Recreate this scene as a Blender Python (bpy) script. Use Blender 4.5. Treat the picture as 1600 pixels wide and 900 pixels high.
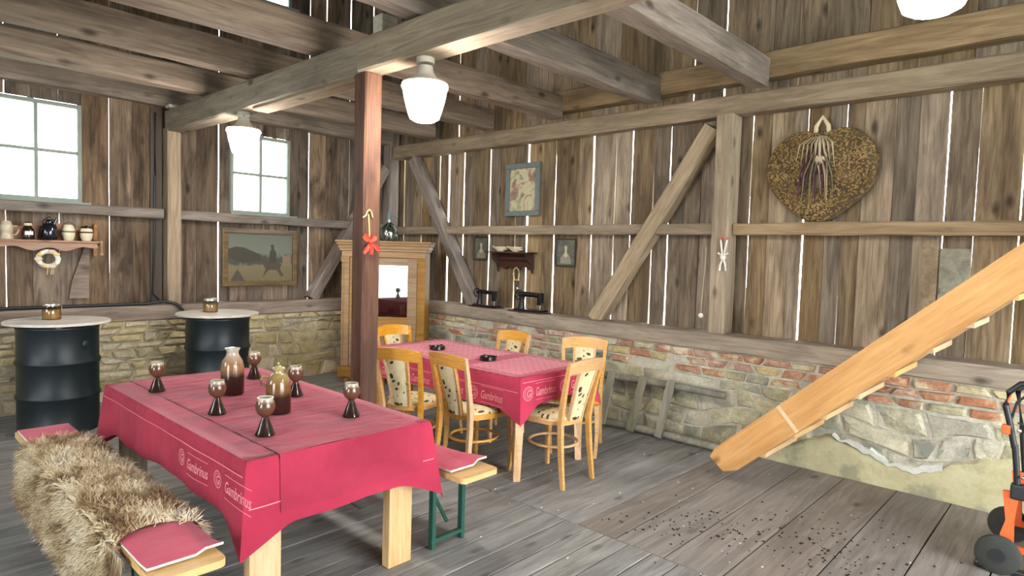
import bpy, bmesh, math, random
from mathutils import Vector, Matrix, Euler
import numpy as np
for o in list(bpy.data.objects): bpy.data.objects.remove(o)
S = bpy.context.scene
COL = S.collection
rnd = random.Random(7)
# ---------------------------------------------------------------- camera
FPX, CAM_H = 992.0, 1.6
def _cam_rows():
    y, p, r = [math.radians(a) for a in (47.08, -3.17, 1.68)]
    f = Vector((math.sin(y)*math.cos(p), math.cos(y)*math.cos(p), math.sin(p)))
    rt = Vector((math.cos(y), -math.sin(y), 0)); up = rt.cross(f)
    c, s = math.cos(r), math.sin(r)
    return c*rt+s*up, -s*rt+c*up, -f
_r, _u, _b = _cam_rows()
cd = bpy.data.cameras.new('camera'); cam = bpy.data.objects.new('camera', cd); COL.objects.link(cam)
cd.sensor_width = 36; cd.lens = FPX/1600*36; cd.clip_start = .05; cd.clip_end = 200
cam.matrix_world = Matrix(((_r.x,_u.x,_b.x,0),(_r.y,_u.y,_b.y,0),(_r.z,_u.z,_b.z,CAM_H),(0,0,0,1)))
S.camera = cam
# ---------------------------------------------------------------- world: bright overcast sky
W = bpy.data.worlds.new('overcast_sky'); S.world = W; W.use_nodes = True
bg = W.node_tree.nodes['Background']; bg.inputs[0].default_value = (.9, .95, 1, 1); bg.inputs[1].default_value = 9.0
LAMP_STRENGTH = 60.0
S.view_settings.view_transform = 'Standard'; S.view_settings.look = 'None'
S.view_settings.gamma = 1; S.view_settings.use_curve_mapping = False
S.view_settings.exposure = 1.05
# ---------------------------------------------------------------- materials
def lin(h):
    if isinstance(h, tuple): return h
    v = [int(h[i:i+2], 16)/255 for i in (0, 2, 4)]
    return tuple(c/12.92 if c <= .04045 else ((c+.055)/1.055)**2.4 for c in v)
def c4(h): return lin(h)+(1,)
MATS = {}
class NT:
    def __init__(s, name):
        s.m = bpy.data.materials.new(name); s.m.use_nodes = True; s.t = s.m.node_tree; s.n = s.t.nodes
        s.p = s.n['Principled BSDF']; MATS[name] = s.m
    def N(s, typ, **kw):
        n = s.n.new(typ)
        for k, v in kw.items(): setattr(n, k, v)
        return n
    def L(s, a, b): s.t.links.new(a, b)
    def val(s, inp, v):
        if isinstance(v, bpy.types.NodeSocket): s.L(v, inp)
        else: inp.default_value = v
    def math(s, op, a, b=None, clamp=False):
        n = s.N('ShaderNodeMath', operation=op); n.use_clamp = clamp
        s.val(n.inputs[0], a)
        if b is not None: s.val(n.inputs[1], b)
        return n.outputs[0]
    def vmath(s, op, a, b=None):
        n = s.N('ShaderNodeVectorMath', operation=op); s.val(n.inputs[0], a)
        if b is not None: s.val(n.inputs[1], b)
        return n.outputs[1 if op in ('LENGTH', 'DISTANCE') else 0]
    def coord(s, rnd=True, scale=(1, 1, 1)):
        v = s.N('ShaderNodeTexCoord').outputs['Object']
        if rnd:
            r = s.N('ShaderNodeObjectInfo').outputs['Random']
            cx = s.N('ShaderNodeCombineXYZ'); m = s.math('MULTIPLY', r, 61.0)
            for i in range(3): s.L(m, cx.inputs[i])
            v = s.vmath('ADD', v, cx.outputs[0])
        return s.vmath('MULTIPLY', v, scale) if scale != (1, 1, 1) else v
    def noise(s, v, scale, detail=4, rough=.55, dist=0):
        n = s.N('ShaderNodeTexNoise'); s.L(v, n.inputs['Vector']); n.inputs['Scale'].default_value = scale
        n.inputs['Detail'].default_value = detail; n.inputs['Roughness'].default_value = rough; n.inputs['Distortion'].default_value = dist
        return n.outputs[0]
    def ramp(s, f, stops):
        n = s.N('ShaderNodeValToRGB'); s.L(f, n.inputs[0]); e = n.color_ramp.elements
        while len(e) < len(stops): e.new(.5)
        for i, (p, c) in enumerate(stops): e[i].position = p; e[i].color = c4(c) if not isinstance(c, float) else (c, c, c, 1)
        return n.outputs[0]
    def mix(s, f, a, b, mode='MIX'):
        n = s.N('ShaderNodeMix', data_type='RGBA', blend_type=mode); s.val(n.inputs[0], f)
        for i, x in ((6, a), (7, b)): s.val(n.inputs[i], x if isinstance(x, bpy.types.NodeSocket) else c4(x))
        return n.outputs[2]
    def hsv(s, c, v=1.0, sat=1.0, hue=.5):
        n = s.N('ShaderNodeHueSaturation'); s.L(c, n.inputs['Color']); s.val(n.inputs['Value'], v); s.val(n.inputs['Saturation'], sat); s.val(n.inputs['Hue'], hue)
        return n.outputs[0]
    def bump(s, h, st=.3, d=.01):
        n = s.N('ShaderNodeBump'); s.L(h, n.inputs['Height']); n.inputs['Strength'].default_value = st; n.inputs['Distance'].default_value = d
        s.L(n.outputs[0], s.p.inputs['Normal'])
    def done(s, col, rough=.7, metal=0, spec=None):
        s.val(s.p.inputs['Base Color'], col if isinstance(col, bpy.types.NodeSocket) else c4(col))
        s.val(s.p.inputs['Roughness'], rough); s.p.inputs['Metallic'].default_value = metal
        if spec is not None: s.p.inputs['Specular IOR Level'].default_value = spec
        return s.m
def wood(name, light, dark, knot=None, stain=None, var=.3, rough=.75, fine=1., bump=.35, stain_amt=.6, spec=.3, sat_var=.25):
    k = NT(name); v = k.coord()
    g = k.noise(k.vmath('MULTIPLY', v, (1.0*fine, 11*fine, 11*fine)), 1.6, 5, .6, 1.2)
    f = k.noise(k.vmath('MULTIPLY', v, (3*fine, 110*fine, 110*fine)), 1.0, 3, .6)
    h = k.math('ADD', k.math('MULTIPLY', g, .7), k.math('MULTIPLY', f, .3))
    c = k.ramp(h, [(.34, dark), (.64, light)])
    if stain:
        st = k.noise(k.vmath('MULTIPLY', v, (.9, 3.2, 3.2)), 1.3, 4, .6, .6)
        c = k.mix(k.math('MULTIPLY', k.ramp(st, [(.47, 0.0), (.68, 1.0)]), stain_amt), c, stain)
    if knot:
        vo = k.N('ShaderNodeTexVoronoi'); k.L(k.vmath('MULTIPLY', v, (2.3, 5.0, 5.0)), vo.inputs['Vector']); vo.inputs['Scale'].default_value = 1.0
        nn = k.math('ADD', vo.outputs['Distance'], k.math('MULTIPLY', k.noise(v, 30, 2), .06))
        c = k.mix(k.ramp(nn, [(.08, .85), (.2, 0.0)]), c, knot)
    r = k.N('ShaderNodeObjectInfo').outputs['Random']
    r2 = k.math('FRACT', k.math('MULTIPLY', r, 17.31))
    c = k.hsv(c, k.math('ADD', k.math('MULTIPLY', r, 2*var), 1-var), k.math('ADD', k.math('MULTIPLY', r2, 2*sat_var), 1-sat_var))
    k.bump(h, bump, .006)
    return k.done(c, rough, 0, spec)
def stone(name, cols, var=.3, rough=.9, bump=.8, lichen=None):
    k = NT(name); v = k.coord()
    n1 = k.noise(v, 6, 6, .65, .4); n2 = k.noise(v, 45, 4, .65)
    h = k.math('ADD', k.math('MULTIPLY', n1, .65), k.math('MULTIPLY', n2, .35))
    c = k.ramp(h, [(.3+.4*i/(len(cols)-1), x) for i, x in enumerate(cols)])
    if lichen: c = k.mix(k.ramp(k.noise(v, 4.5, 5, .6), [(.52, 0.0), (.62, 1.0)]), c, lichen)
    r = k.N('ShaderNodeObjectInfo').outputs['Random']; r2 = k.math('FRACT', k.math('MULTIPLY', r, 23.7))
    c = k.hsv(c, k.math('ADD', k.math('MULTIPLY', r, 2*var), 1-var), k.math('ADD', k.math('MULTIPLY', r2, .5), .7))
    k.bump(h, bump, .02); return k.done(c, rough, 0, .2)
def plain(name, col, rough=.5, metal=0, var=0, nscale=0, bump=0, spec=None, coat=0):
    k = NT(name); c = col
    if nscale:
        n = k.noise(k.coord(), nscale, 4, .6)
        c = k.mix(k.math('MULTIPLY', n, var), col, '000000')
        if bump: k.bump(n, bump, .004)
    if coat: k.p.inputs['Coat Weight'].default_value = coat
    return k.done(c, rough, metal, spec)
wood('board_right', '9c886e', '5c4b39', '2e241c', '45392d', .34, .85)
wood('board_back', '867360', '4a3d32', '261f1a', '322820', .34, .85, stain_amt=.85)
wood('timber', 'a8957c', '7c6a55', '463829', '6a5b4a', .1, .8)
wood('timber_dark', '98887a', '665a50', '3a312a', '52473f', .1, .8)
wood('post_wood', '6f5243', '422f27', '2c1f1a', '3a2a23', .05, .65)
wood('floor_wood', '9a9894', '6c6a67', '45423f', '66635f', .16, .62, bump=.5, sat_var=.3)
wood('floor_wide', '928a82', '6c645d', '443e39', '605952', .1, .6, bump=.5)
wood('stair_pine', 'cc9c62', 'ad7c44', '5c3418', '9c6a38', .05, .5, stain_amt=.4)
wood('tread_pine', 'd8b684', 'b89260', '7a5030', None, .08, .6)
wood('bench_pine', 'dcb880', 'c09866', '94693e', None, .05, .4)
wood('oak_veneer', 'd2b48c', 'b08c62', '7a5a3c', None, .05, .5)
wood('oak_dark', '8a7a66', '5c4e40', '3c3028', '4a3f36', .05, .6)  # darker oak tone for the far legs and the aprons
wood('beech', 'd4a86e', 'ba884c', None, None, .05, .32, fine=2, bump=.05, spec=.5)
wood('cabinet_wood', 'a07e54', '7a5a36', '5a4024', None, .05, .45, bump=.1)
wood('shelf_wood', 'b08a6c', '86604a', '5c3c2a', None, .06, .55)
wood('dark_shelf', '4a3028', '2a1a16', None, None, .05, .5)
wood('grey_wood', '9a9682', '747060', '4a473c', '66624f', .12, .9)
wood('pale_board', 'd8d0c4', 'b8aea0', 'a08a74', None, .05, .5, bump=.1)
wood('frame_gilt', '7e6a50', '564430', None, '46382a', .05, .5)
stone('stone_yellow', ['7f7259', 'b3a481', 'd0c29f'], .18)
stone('stone_grey', ['76715e', 'a39d84', 'c9c3a6'], .2, lichen='868676')
stone('brick_red', ['8c6450', 'ae8069', 'ccb49a'], .16, lichen='c9bb9f')
stone('mortar_back', ['7a6d54', 'a69773', 'c0b08b'], .05)
stone('mortar_right', ['8f8972', 'b9b196', 'd6cfb4'], .05, lichen='a09b86')
stone('plaster', ['a8a283', 'bcb594', 'c8c2a4'], .04, bump=.25, lichen='9a977f')
stone('plaster_white', ['a8a9a0', 'c9c9be', 'd8d8ce'], .04, bump=.3)
stone('straw_mat', ['3c3022', '5e4c34', '7d6848'], .1, .9, .9)
stone('straw_chip', ['6c573a', '927a54', 'ad9570'], .1, .9, .3)
stone('earth', ['4a4a38', '6a6a50', '7a7a5c'], .05)
plain('dark_core', '2a251f', .95)
plain('drum_blue', '101f23', .45, 0, .35, 8, .05, .5)
plain('green_metal', '1e4a3c', .45, 0)
plain('black_iron', '1a1a1b', .35, .3, .3, 20)
plain('black_plastic', '1c1d1f', .4)
plain('grey_plastic', '4a5056', .5, 0, .3, 15)
plain('rubber', '3a3b36', .9, 0, .5, 25, .3)
plain('orange_plastic', 'e8622a', .45)
plain('chrome', 'c8c8c8', .2, 1)
plain('white_ceramic', 'd8d0b8', .25, spec=.6)
plain('cream_ceramic', 'd2c8aa', .3, spec=.6)
plain('stein_ceramic', 'b8a890', .3, spec=.6)
plain('black_ceramic', '15181f', .15, spec=.7)
plain('brown_ceramic', '2a1c16', .2, spec=.6)
plain('ashtray_black', '160f12', .25, spec=.6)
plain('straw', 'd9bd7c', .8)
plain('rope', 'c9b99a', .9)
plain('ribbon_red', 'd8402c', .6)
plain('white_paint', 'dcd8cc', .6)
plain('lead_grey', '687370', .5, 0, .4, 18)
plain('dark_frame', '2c2820', .5)
plain('window_paint', '8f988c', .6, 0, .45, 9)
plain('wax', 'd0934c', .5)
plain('silver_lid', 'b9b4a4', .35, .8)
plain('wire_dark', '14181c', .55)
plain('crumbs_dark', '1e1916', .9)
plain('crumbs_pale', 'd8d4cc', .8)
plain('print_pink', 'e88a90', .85)
plain('lamp_cap', 'b8b0a0', .5)
plain('roof_dark', '4a4038', .9)
plain('grass', 'b4bcae', .95)
plain('dried_purple', '563238', .9, 0, .4, 20)
plain('dried_pale', 'b0a084', .9)
plain('plaid_leaf', '6f6a52', .9)
def cloth(name, col, dark, wr=.5, lattice=None):
    k = NT(name); v = k.coord(False)
    w = k.noise(k.vmath('MULTIPLY', v, (2.5, 9, 3)), 1.4, 4, .55, .8); f = k.noise(v, 420, 2)
    c = k.mix(k.ramp(k.noise(v, 3, 4), [(.35, 0.0), (.7, 1.0)]), dark, col)
    if lattice:
        sp = k.N('ShaderNodeSeparateXYZ'); k.L(v, sp.inputs[0])
        x, y, z = sp.outputs
        def tri(e, s): return k.math('ABSOLUTE', k.math('SUBTRACT', k.math('FRACT', k.math('MULTIPLY', e, s)), .5))
        a = tri(k.math('ADD', x, y), 15.0); b = tri(k.math('SUBTRACT', x, y), 15.0)
        d1 = k.math('MULTIPLY', k.math('LESS_THAN', a, .2), k.math('GREATER_THAN', b, .13))
        d2 = k.math('MULTIPLY', k.math('LESS_THAN', b, .09), k.math('GREATER_THAN', a, .3))
        m = k.math('MAXIMUM', d1, d2)
        reg = None
        for (xa, xb, ya, yb) in lattice:
            q = k.math('MULTIPLY', k.math('MULTIPLY', k.math('GREATER_THAN', x, xa), k.math('LESS_THAN', x, xb)),
                       k.math('MULTIPLY', k.math('GREATER_THAN', y, ya), k.math('LESS_THAN', y, yb)))
            reg = q if reg is None else k.math('MAXIMUM', reg, q)
        m = k.math('MULTIPLY', m, reg); m = k.math('MULTIPLY', m, k.math('GREATER_THAN', z, .741))
        c = k.mix(k.math('MULTIPLY', m, .75), c, 'f2b4bb')
    k.bump(k.math('ADD', k.math('MULTIPLY', w, wr*3), k.math('MULTIPLY', f, .05)), .5, .012)
    k.p.inputs['Sheen Weight'].default_value = .15
    return k.done(c, .85, 0, .15)
cloth('cloth_red', 'ad3048', '96263c', .25)
cloth('cloth_runner', 'a83148', '8a2439', 1.3)
cloth('pad_red', 'c44a60', 'b03a50', .4)
def fabric_print():
    k = NT('chair_fabric'); v = k.coord(False, (18, 18, 18))
    vo = k.N('ShaderNodeTexVoronoi'); k.L(v, vo.inputs['Vector']); vo.inputs['Scale'].default_value = 1; vo.inputs['Randomness'].default_value = .7
    d = k.vmath('SUBTRACT', v, vo.outputs['Position'])
    sp = k.N('ShaderNodeSeparateColor'); k.L(vo.outputs['Color'], sp.inputs[0])
    ro = k.N('ShaderNodeVectorRotate', rotation_type='EULER_XYZ'); k.L(d, ro.inputs['Vector'])
    cx = k.N('ShaderNodeCombineXYZ'); a = k.math('MULTIPLY', sp.outputs[0], 6.28)
    for i in range(3): k.L(a, cx.inputs[i])
    k.L(cx.outputs[0], ro.inputs['Rotation'])
    l = k.vmath('LENGTH', k.vmath('MULTIPLY', ro.outputs[0], (.95, 3.2, 2.0)))
    on = k.math('MULTIPLY', k.math('LESS_THAN', l, .56), k.math('GREATER_THAN', sp.outputs[1], .15))
    c = k.mix(k.ramp(k.noise(v, .4, 3), [(.4, 0.0), (.6, 1.0)]), 'd9cba2', 'c6b78c')
    c = k.mix(on, c, k.mix(sp.outputs[2], '2c2620', '5a4c38'))
    k.bump(k.noise(v, 30, 2), .2, .002); return k.done(c, .9, 0, .15)
fabric_print()
def glaze(name, bottom, mid, top, z1, z2, e=.85):
    k = NT(name); v = k.coord(False); sp = k.N('ShaderNodeSeparateXYZ'); k.L(v, sp.inputs[0])
    z = k.math('ADD', sp.outputs[2], k.math('MULTIPLY', k.math('SUBTRACT', k.noise(v, 30, 3), .5), .03))
    f = k.math('DIVIDE', z, z2)
    c = k.ramp(f, [(.0, bottom), (z1/z2*.7, bottom), (z1/z2, mid), (e, mid), (.97, top)])
    return k.done(c, .16, 0, .6)
glaze('glaze_goblet', '2a1a15', '5c3d2b', 'b0a48e', .10, .172, .86)
glaze('glaze_bottle', '2a1711', '8a6442', 'b0aa98', .15, .27, .66)
glaze('glaze_jug', '2a1711', '6c4826', 'a0905a', .12, .24, .6)
def glassy(name, tint, gl=.08, rough=.03, alpha_col=None):
    k = NT(name); k.n.remove(k.p)
    t = k.N('ShaderNodeBsdfTransparent'); t.inputs[0].default_value = c4(tint)
    g = k.N('ShaderNodeBsdfGlossy'); g.inputs['Roughness'].default_value = rough
    lw = k.N('ShaderNodeFresnel'); lw.inputs[0].default_value = 1.5
    m = k.N('ShaderNodeMixShader'); k.L(k.math('ADD', lw.outputs[0], gl, True), m.inputs[0]); k.L(t.outputs[0], m.inputs[1]); k.L(g.outputs[0], m.inputs[2])
    k.L(m.outputs[0], k.n['Material Output'].inputs[0]); return k.m
glassy('window_glass', 'f4faf4', .02); glassy('cabinet_glass', 'c8ccc8', .16); glassy('jar_glass', 'dfe8e0', .05); glassy('bottle_glass', 'a8b4a4', .18, .15)
def emit(name, col, st):
    k = NT(name); k.done(col, .4); k.p.inputs['Emission Color'].default_value = c4(col); k.p.inputs['Emission Strength'].default_value = st
emit('lamp_glass', 'fff8ee', LAMP_STRENGTH)
def fleece_mat():
    k = NT('fleece_wool'); v = k.coord(False)
    n = k.noise(k.vmath('MULTIPLY', v, (3.2, 2.0, 3.2)), 1.9, 4, .6, .5)
    c = k.ramp(n, [(.34, '6c543e'), (.43, 'a58b69'), (.5, 'd8c6a4'), (.62, 'ece0c6'), (.72, '968a7e')])
    c = k.mix(k.math('MULTIPLY', k.noise(v, 60, 2), .35), c, 'a08a68')
    return k.done(c, .9, 0, .15)
fleece_mat()
def picture(name, stops, scale, streak=(1, 1, 1), dist=1.0, gloss=.0, axis=None, amt=.12):
    k = NT(name); v = k.coord(False); n = k.noise(k.vmath('MULTIPLY', v, streak), scale, 5, .6, dist)
    if axis is not None:
        sp = k.N('ShaderNodeSeparateXYZ'); k.L(v, sp.inputs[0])
        n = k.math('ADD', k.math('DIVIDE', sp.outputs[2], axis), k.math('MULTIPLY', k.math('SUBTRACT', n, .5), amt))
    c = k.ramp(n, stops)
    if gloss: k.p.inputs['Coat Weight'].default_value = gloss; k.p.inputs['Coat Roughness'].default_value = .03
    return k.done(c, .5, 0, .3)
picture('painting_canvas', [(.0, '4c4534'), (.12, '6e6348'), (.42, '746a4e'), (.46, '454940'), (.6, '4a5048'), (.66, '6e7264'), (1.0, '64685c')], 7, (1, 1, 1), 1.0, 0, .58, .3)
picture('glazed_picture', [(.3, '4a5046'), (.42, 'a09a7c'), (.5, 'c2b894'), (.58, '9a7468'), (.68, '5a6a50')], 6, (1, 1, 1), .6, 1.0)
picture('portrait_ground', [(.3, '3a4038'), (.5, '56584c'), (.7, '6a6a58')], 10, (1, 1, 1), 1.0, .6)
plain('portrait_pale', 'b9ae96', .5, 0, .3, 30); plain('portrait_dress', '8c8672', .5, 0, .4, 25)
plain('paint_dark', '3c362c', .6); plain('paint_horse', '463e33', .6); plain('paint_house', '7a6450', .6)
# ---------------------------------------------------------------- mesh helpers
class MB:
    def __init__(s): s.V = []; s.F = []
    def add(s, v, f):
        b = len(s.V); s.V += [tuple(p) for p in v]; s.F += [tuple(b+i for i in q) for q in f]; return s
    def box(s, x0, y0, z0, x1, y1, z1, M=None):
        v = [(x, y, z) for x in (x0, x1) for y in (y0, y1) for z in (z0, z1)]
        if M is not None: v = [M @ Vector(p) for p in v]
        return s.add(v, [(0, 1, 3, 2), (4, 6, 7, 5), (0, 4, 5, 1), (2, 3, 7, 6), (0, 2, 6, 4), (1, 5, 7, 3)])
    def cbox(s, x0, y0, z0, x1, y1, z1, c=.005, M=None):
        bm = bmesh.new(); bmesh.ops.create_cube(bm, size=1)
        for v in bm.verts: v.co = Vector(((x0+x1)/2+v.co.x*(x1-x0), (y0+y1)/2+v.co.y*(y1-y0), (z0+z1)/2+v.co.z*(z1-z0)))
        bmesh.ops.bevel(bm, geom=bm.edges[:], offset=c, segments=2, profile=.6, affect='EDGES')
        bm.verts.index_update()
        vs = [v.co.copy() for v in bm.verts]
        if M is not None: vs = [M @ p for p in vs]
        s.add(vs, [tuple(v.index for v in f.verts) for f in bm.faces]); bm.free(); return s
    def lathe(s, prof, n=24, c=(0, 0, 0), M=None, arc=None):
        b = []; F = []
        for (r, z) in prof:
            for i in range(n):
                a = 2*math.pi*i/n; p = Vector((r*math.cos(a), r*math.sin(a), z))
                if M is not None: p = M @ p
                b.append(p+Vector(c))
        for k in range(len(prof)-1):
            for i in range(n):
                j = (i+1) % n; F.append((k*n+i, k*n+j, (k+1)*n+j, (k+1)*n+i))
        if prof[0][0] > 1e-6: F.append(tuple(range(n))[::-1])
        if prof[-1][0] > 1e-6: F.append(tuple((len(prof)-1)*n+i for i in range(n)))
        return s.add(b, F)
    def sweep(s, path, w, h=None, n=4, up=(0, 0, 1), closed=False, cap=True):
        # w,h: full widths (lists or numbers); n=4 rectangle (side x up), else ellipse
        path = [Vector(p) for p in path]; m = len(path)
        W_ = w if isinstance(w, (list, tuple)) else [w]*m
        H_ = W_ if h is None else (h if isinstance(h, (list, tuple)) else [h]*m)
        up = Vector(up); V = []
        for i in range(m):
            a = path[(i-1) % m] if (i > 0 or closed) else path[i]; b = path[(i+1) % m] if (i < m-1 or closed) else path[i]
            t = (b-a).normalized(); sd = t.cross(up)
            if sd.length < 1e-4: sd = t.cross(Vector((1, 0, 0)))
            sd.normalize(); u = sd.cross(t)
            if n == 4: pr = [(-.5, -.5), (.5, -.5), (.5, .5), (-.5, .5)]
            else: pr = [(.5*math.cos(2*math.pi*k/n), .5*math.sin(2*math.pi*k/n)) for k in range(n)]
            V += [path[i]+sd*W_[i]*p+u*H_[i]*q for p, q in pr]
        F = []
        for i in range(m if closed else m-1):
            j = (i+1) % m
            for k in range(n): l = (k+1) % n; F.append((i*n+k, i*n+l, j*n+l, j*n+k))
        if cap and not closed: F += [tuple(range(n))[::-1], tuple((m-1)*n+k for k in range(n))]
        return s.add(V, F)
    def prism(s, poly, a0, a1, plane='XZ', inset=0):
        def P(u, v, w): return {'XZ': (u, w, v), 'YZ': (w, u, v), 'XY': (u, v, w)}[plane]
        n = len(poly); V = [P(u, v, a0) for u, v in poly]+[P(u, v, a1) for u, v in poly]
        F = [tuple(range(n)), tuple(range(n, 2*n))[::-1]]+[(i, i+n, (i+1) % n+n, (i+1) % n) for i in range(n)]
        return s.add(V, F)
    def sphere(s, c, r, n=12, sc=(1, 1, 1)):
        m = n//2; prof = [(max(1e-7, r*math.sin(math.pi*k/m)), -r*math.cos(math.pi*k/m)) for k in range(m+1)]
        M = Matrix.Diagonal((*sc, 1)); prof[0] = (0, -r); prof[-1] = (0, r)
        return s.lathe(prof, n, c, M)
    def build(s, name, mat, parent=None, smooth=False, M=None, fix=True, merge=False):
        me = bpy.data.meshes.new(name); me.from_pydata(s.V, [], s.F)
        if fix or merge:
            bm = bmesh.new(); bm.from_mesh(me)
            if merge or smooth: bmesh.ops.remove_doubles(bm, verts=bm.verts, dist=1e-5)
            bmesh.ops.recalc_face_normals(bm, faces=bm.faces); bm.to_mesh(me); bm.free()
        me.materials.append(MATS[mat])
        if smooth:
            me.polygons.foreach_set('use_smooth', [True]*len(me.polygons))
            try: me.set_sharp_from_angle(angle=math.radians(42))
            except Exception: pass
        o = bpy.data.objects.new(name, me); COL.objects.link(o)
        if parent: o.parent = parent
        if M is not None: o.matrix_basis = M
        return o
def tag(o, label=None, cat=None, group=None, kind=None):
    if label: o['label'] = label
    if cat: o['category'] = cat
    if group: o['group'] = group
    if kind: o['kind'] = kind
    return o
def thing(name, label, cat, loc=(0, 0, 0), rz=0, group=None):
    o = bpy.data.objects.new(name, None); COL.objects.link(o); o.empty_display_size = .1
    o.location = loc; o.rotation_euler = (0, 0, rz); return tag(o, label, cat, group)
def struct(name, label=None):
    o = bpy.data.objects.new(name, None); COL.objects.link(o); o['kind'] = 'structure'
    if label: o['label'] = label
    return o
def copy_tree(o, parent=None):
    c = o.copy(); COL.objects.link(c)
    if parent: c.parent = parent
    for ch in list(o.children):
        copy_tree(ch, c)
    return c
def frame_x(p0, p1, up=(0, 0, 1)):
    p0 = Vector(p0); p1 = Vector(p1); x = (p1-p0).normalized(); u = Vector(up); y = u.cross(x)
    if y.length < 1e-3: y = Vector((0, 1, 0)) if abs(x.y) < .9 else Vector((1, 0, 0))
    y.normalize(); z = x.cross(y)
    M = Matrix(((x.x, y.x, z.x, p0.x), (x.y, y.y, z.y, p0.y), (x.z, y.z, z.z, p0.z), (0, 0, 0, 1)))
    return M, (p1-p0).length
def timber(name, p0, p1, w, h, mat, parent=None, up=(0, 0, 1), jit=.004, ch=.012, seg=None):
    """squared timber from p0 to p1 along local X; w across, h along up"""
    M, L = frame_x(p0, p1, up); n = seg or max(2, int(L/.35)); V = []; F = []
    pr = [(-w/2+ch, -h/2), (w/2-ch, -h/2), (w/2, -h/2+ch), (w/2, h/2-ch), (w/2-ch, h/2), (-w/2+ch, h/2), (-w/2, h/2-ch), (-w/2, -h/2+ch)]
    for i in range(n+1):
        for a, b in pr: V.append((L*i/n, a+rnd.uniform(-jit, jit), b+rnd.uniform(-jit, jit)))
    for i in range(n):
        for k in range(8): l = (k+1) % 8; F.append((i*8+k, i*8+l, i*8+8+l, i*8+8+k))
    F += [tuple(range(8))[::-1], tuple(n*8+k for k in range(8))]
    return MB().add(V, F).build(name, mat, parent, M=M)
# ---------------------------------------------------------------- setting: floor
floor = struct('floor', 'grey weathered plank floor of the barn')
MB().box(-3.3, -3.7, -.25, 5.5, 7.5, -.045).build('subfloor', 'dark_core', floor)
def plank(x0, x1, y0, y1, mat, dz=0):
    g = .0035; M = Matrix.Translation((x0, (y0+y1)/2, 0)); h = (y1-y0)/2-g; L = x1-x0; c = .003
    t = [rnd.uniform(-.0025, .0015)+dz for _ in range(4)]
    V = [(g, -h, -.04), (L-g, -h, -.04), (L-g, h, -.04), (g, h, -.04),
         (g, -h, t[0]-c), (L-g, -h, t[1]-c), (L-g, h, t[2]-c), (g, h, t[3]-c),
         (g+c, -h+c, t[0]), (L-g-c, -h+c, t[1]), (L-g-c, h-c, t[2]), (g+c, h-c, t[3])]
    F = [(3, 2, 1, 0), (8, 9, 10, 11)]+[(a, (a+1) % 4, (a+1) % 4+4, a+4) for a in range(4)]+[(a+4, (a+1) % 4+4, (a+1) % 4+8, a+8) for a in range(4)]
    MB().add(V, F).build('plank', mat, floor, M=M, fix=False)
y = -2.0
while y < 7.12:                                   # narrow boards left of the cross seam
    w = min(rnd.uniform(.125, .175), 7.14-y)
    if w < .05: break
    xs = [-1.2, 3.0] if rnd.random() < .45 else [-1.2, rnd.choice((.95, 1.4, 2.2)), 3.0]
    if y < 0: xs = [-1.2, 3.0]
    for a, b in zip(xs, xs[1:]): plank(a, b, y, y+w, 'floor_wood')
    y += w
ys = [-2.0, -1.4, -.9, -.3, .0, .34, .66, .98, 1.32, 1.63, 1.94, 2.2, 2.37]
while ys[-1] < 7.0: ys.append(min(7.14, ys[-1]+rnd.uniform(.15, .24)))
for a, b in zip(ys, ys[1:]): plank(3.0, 5.14, a, b, 'floor_wide' if a < 2.1 else 'floor_wood')
MB().box(-40, -40, -.6, 45, 45, -.4).build('ground_outside', 'grass')['kind'] = 'structure'
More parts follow.
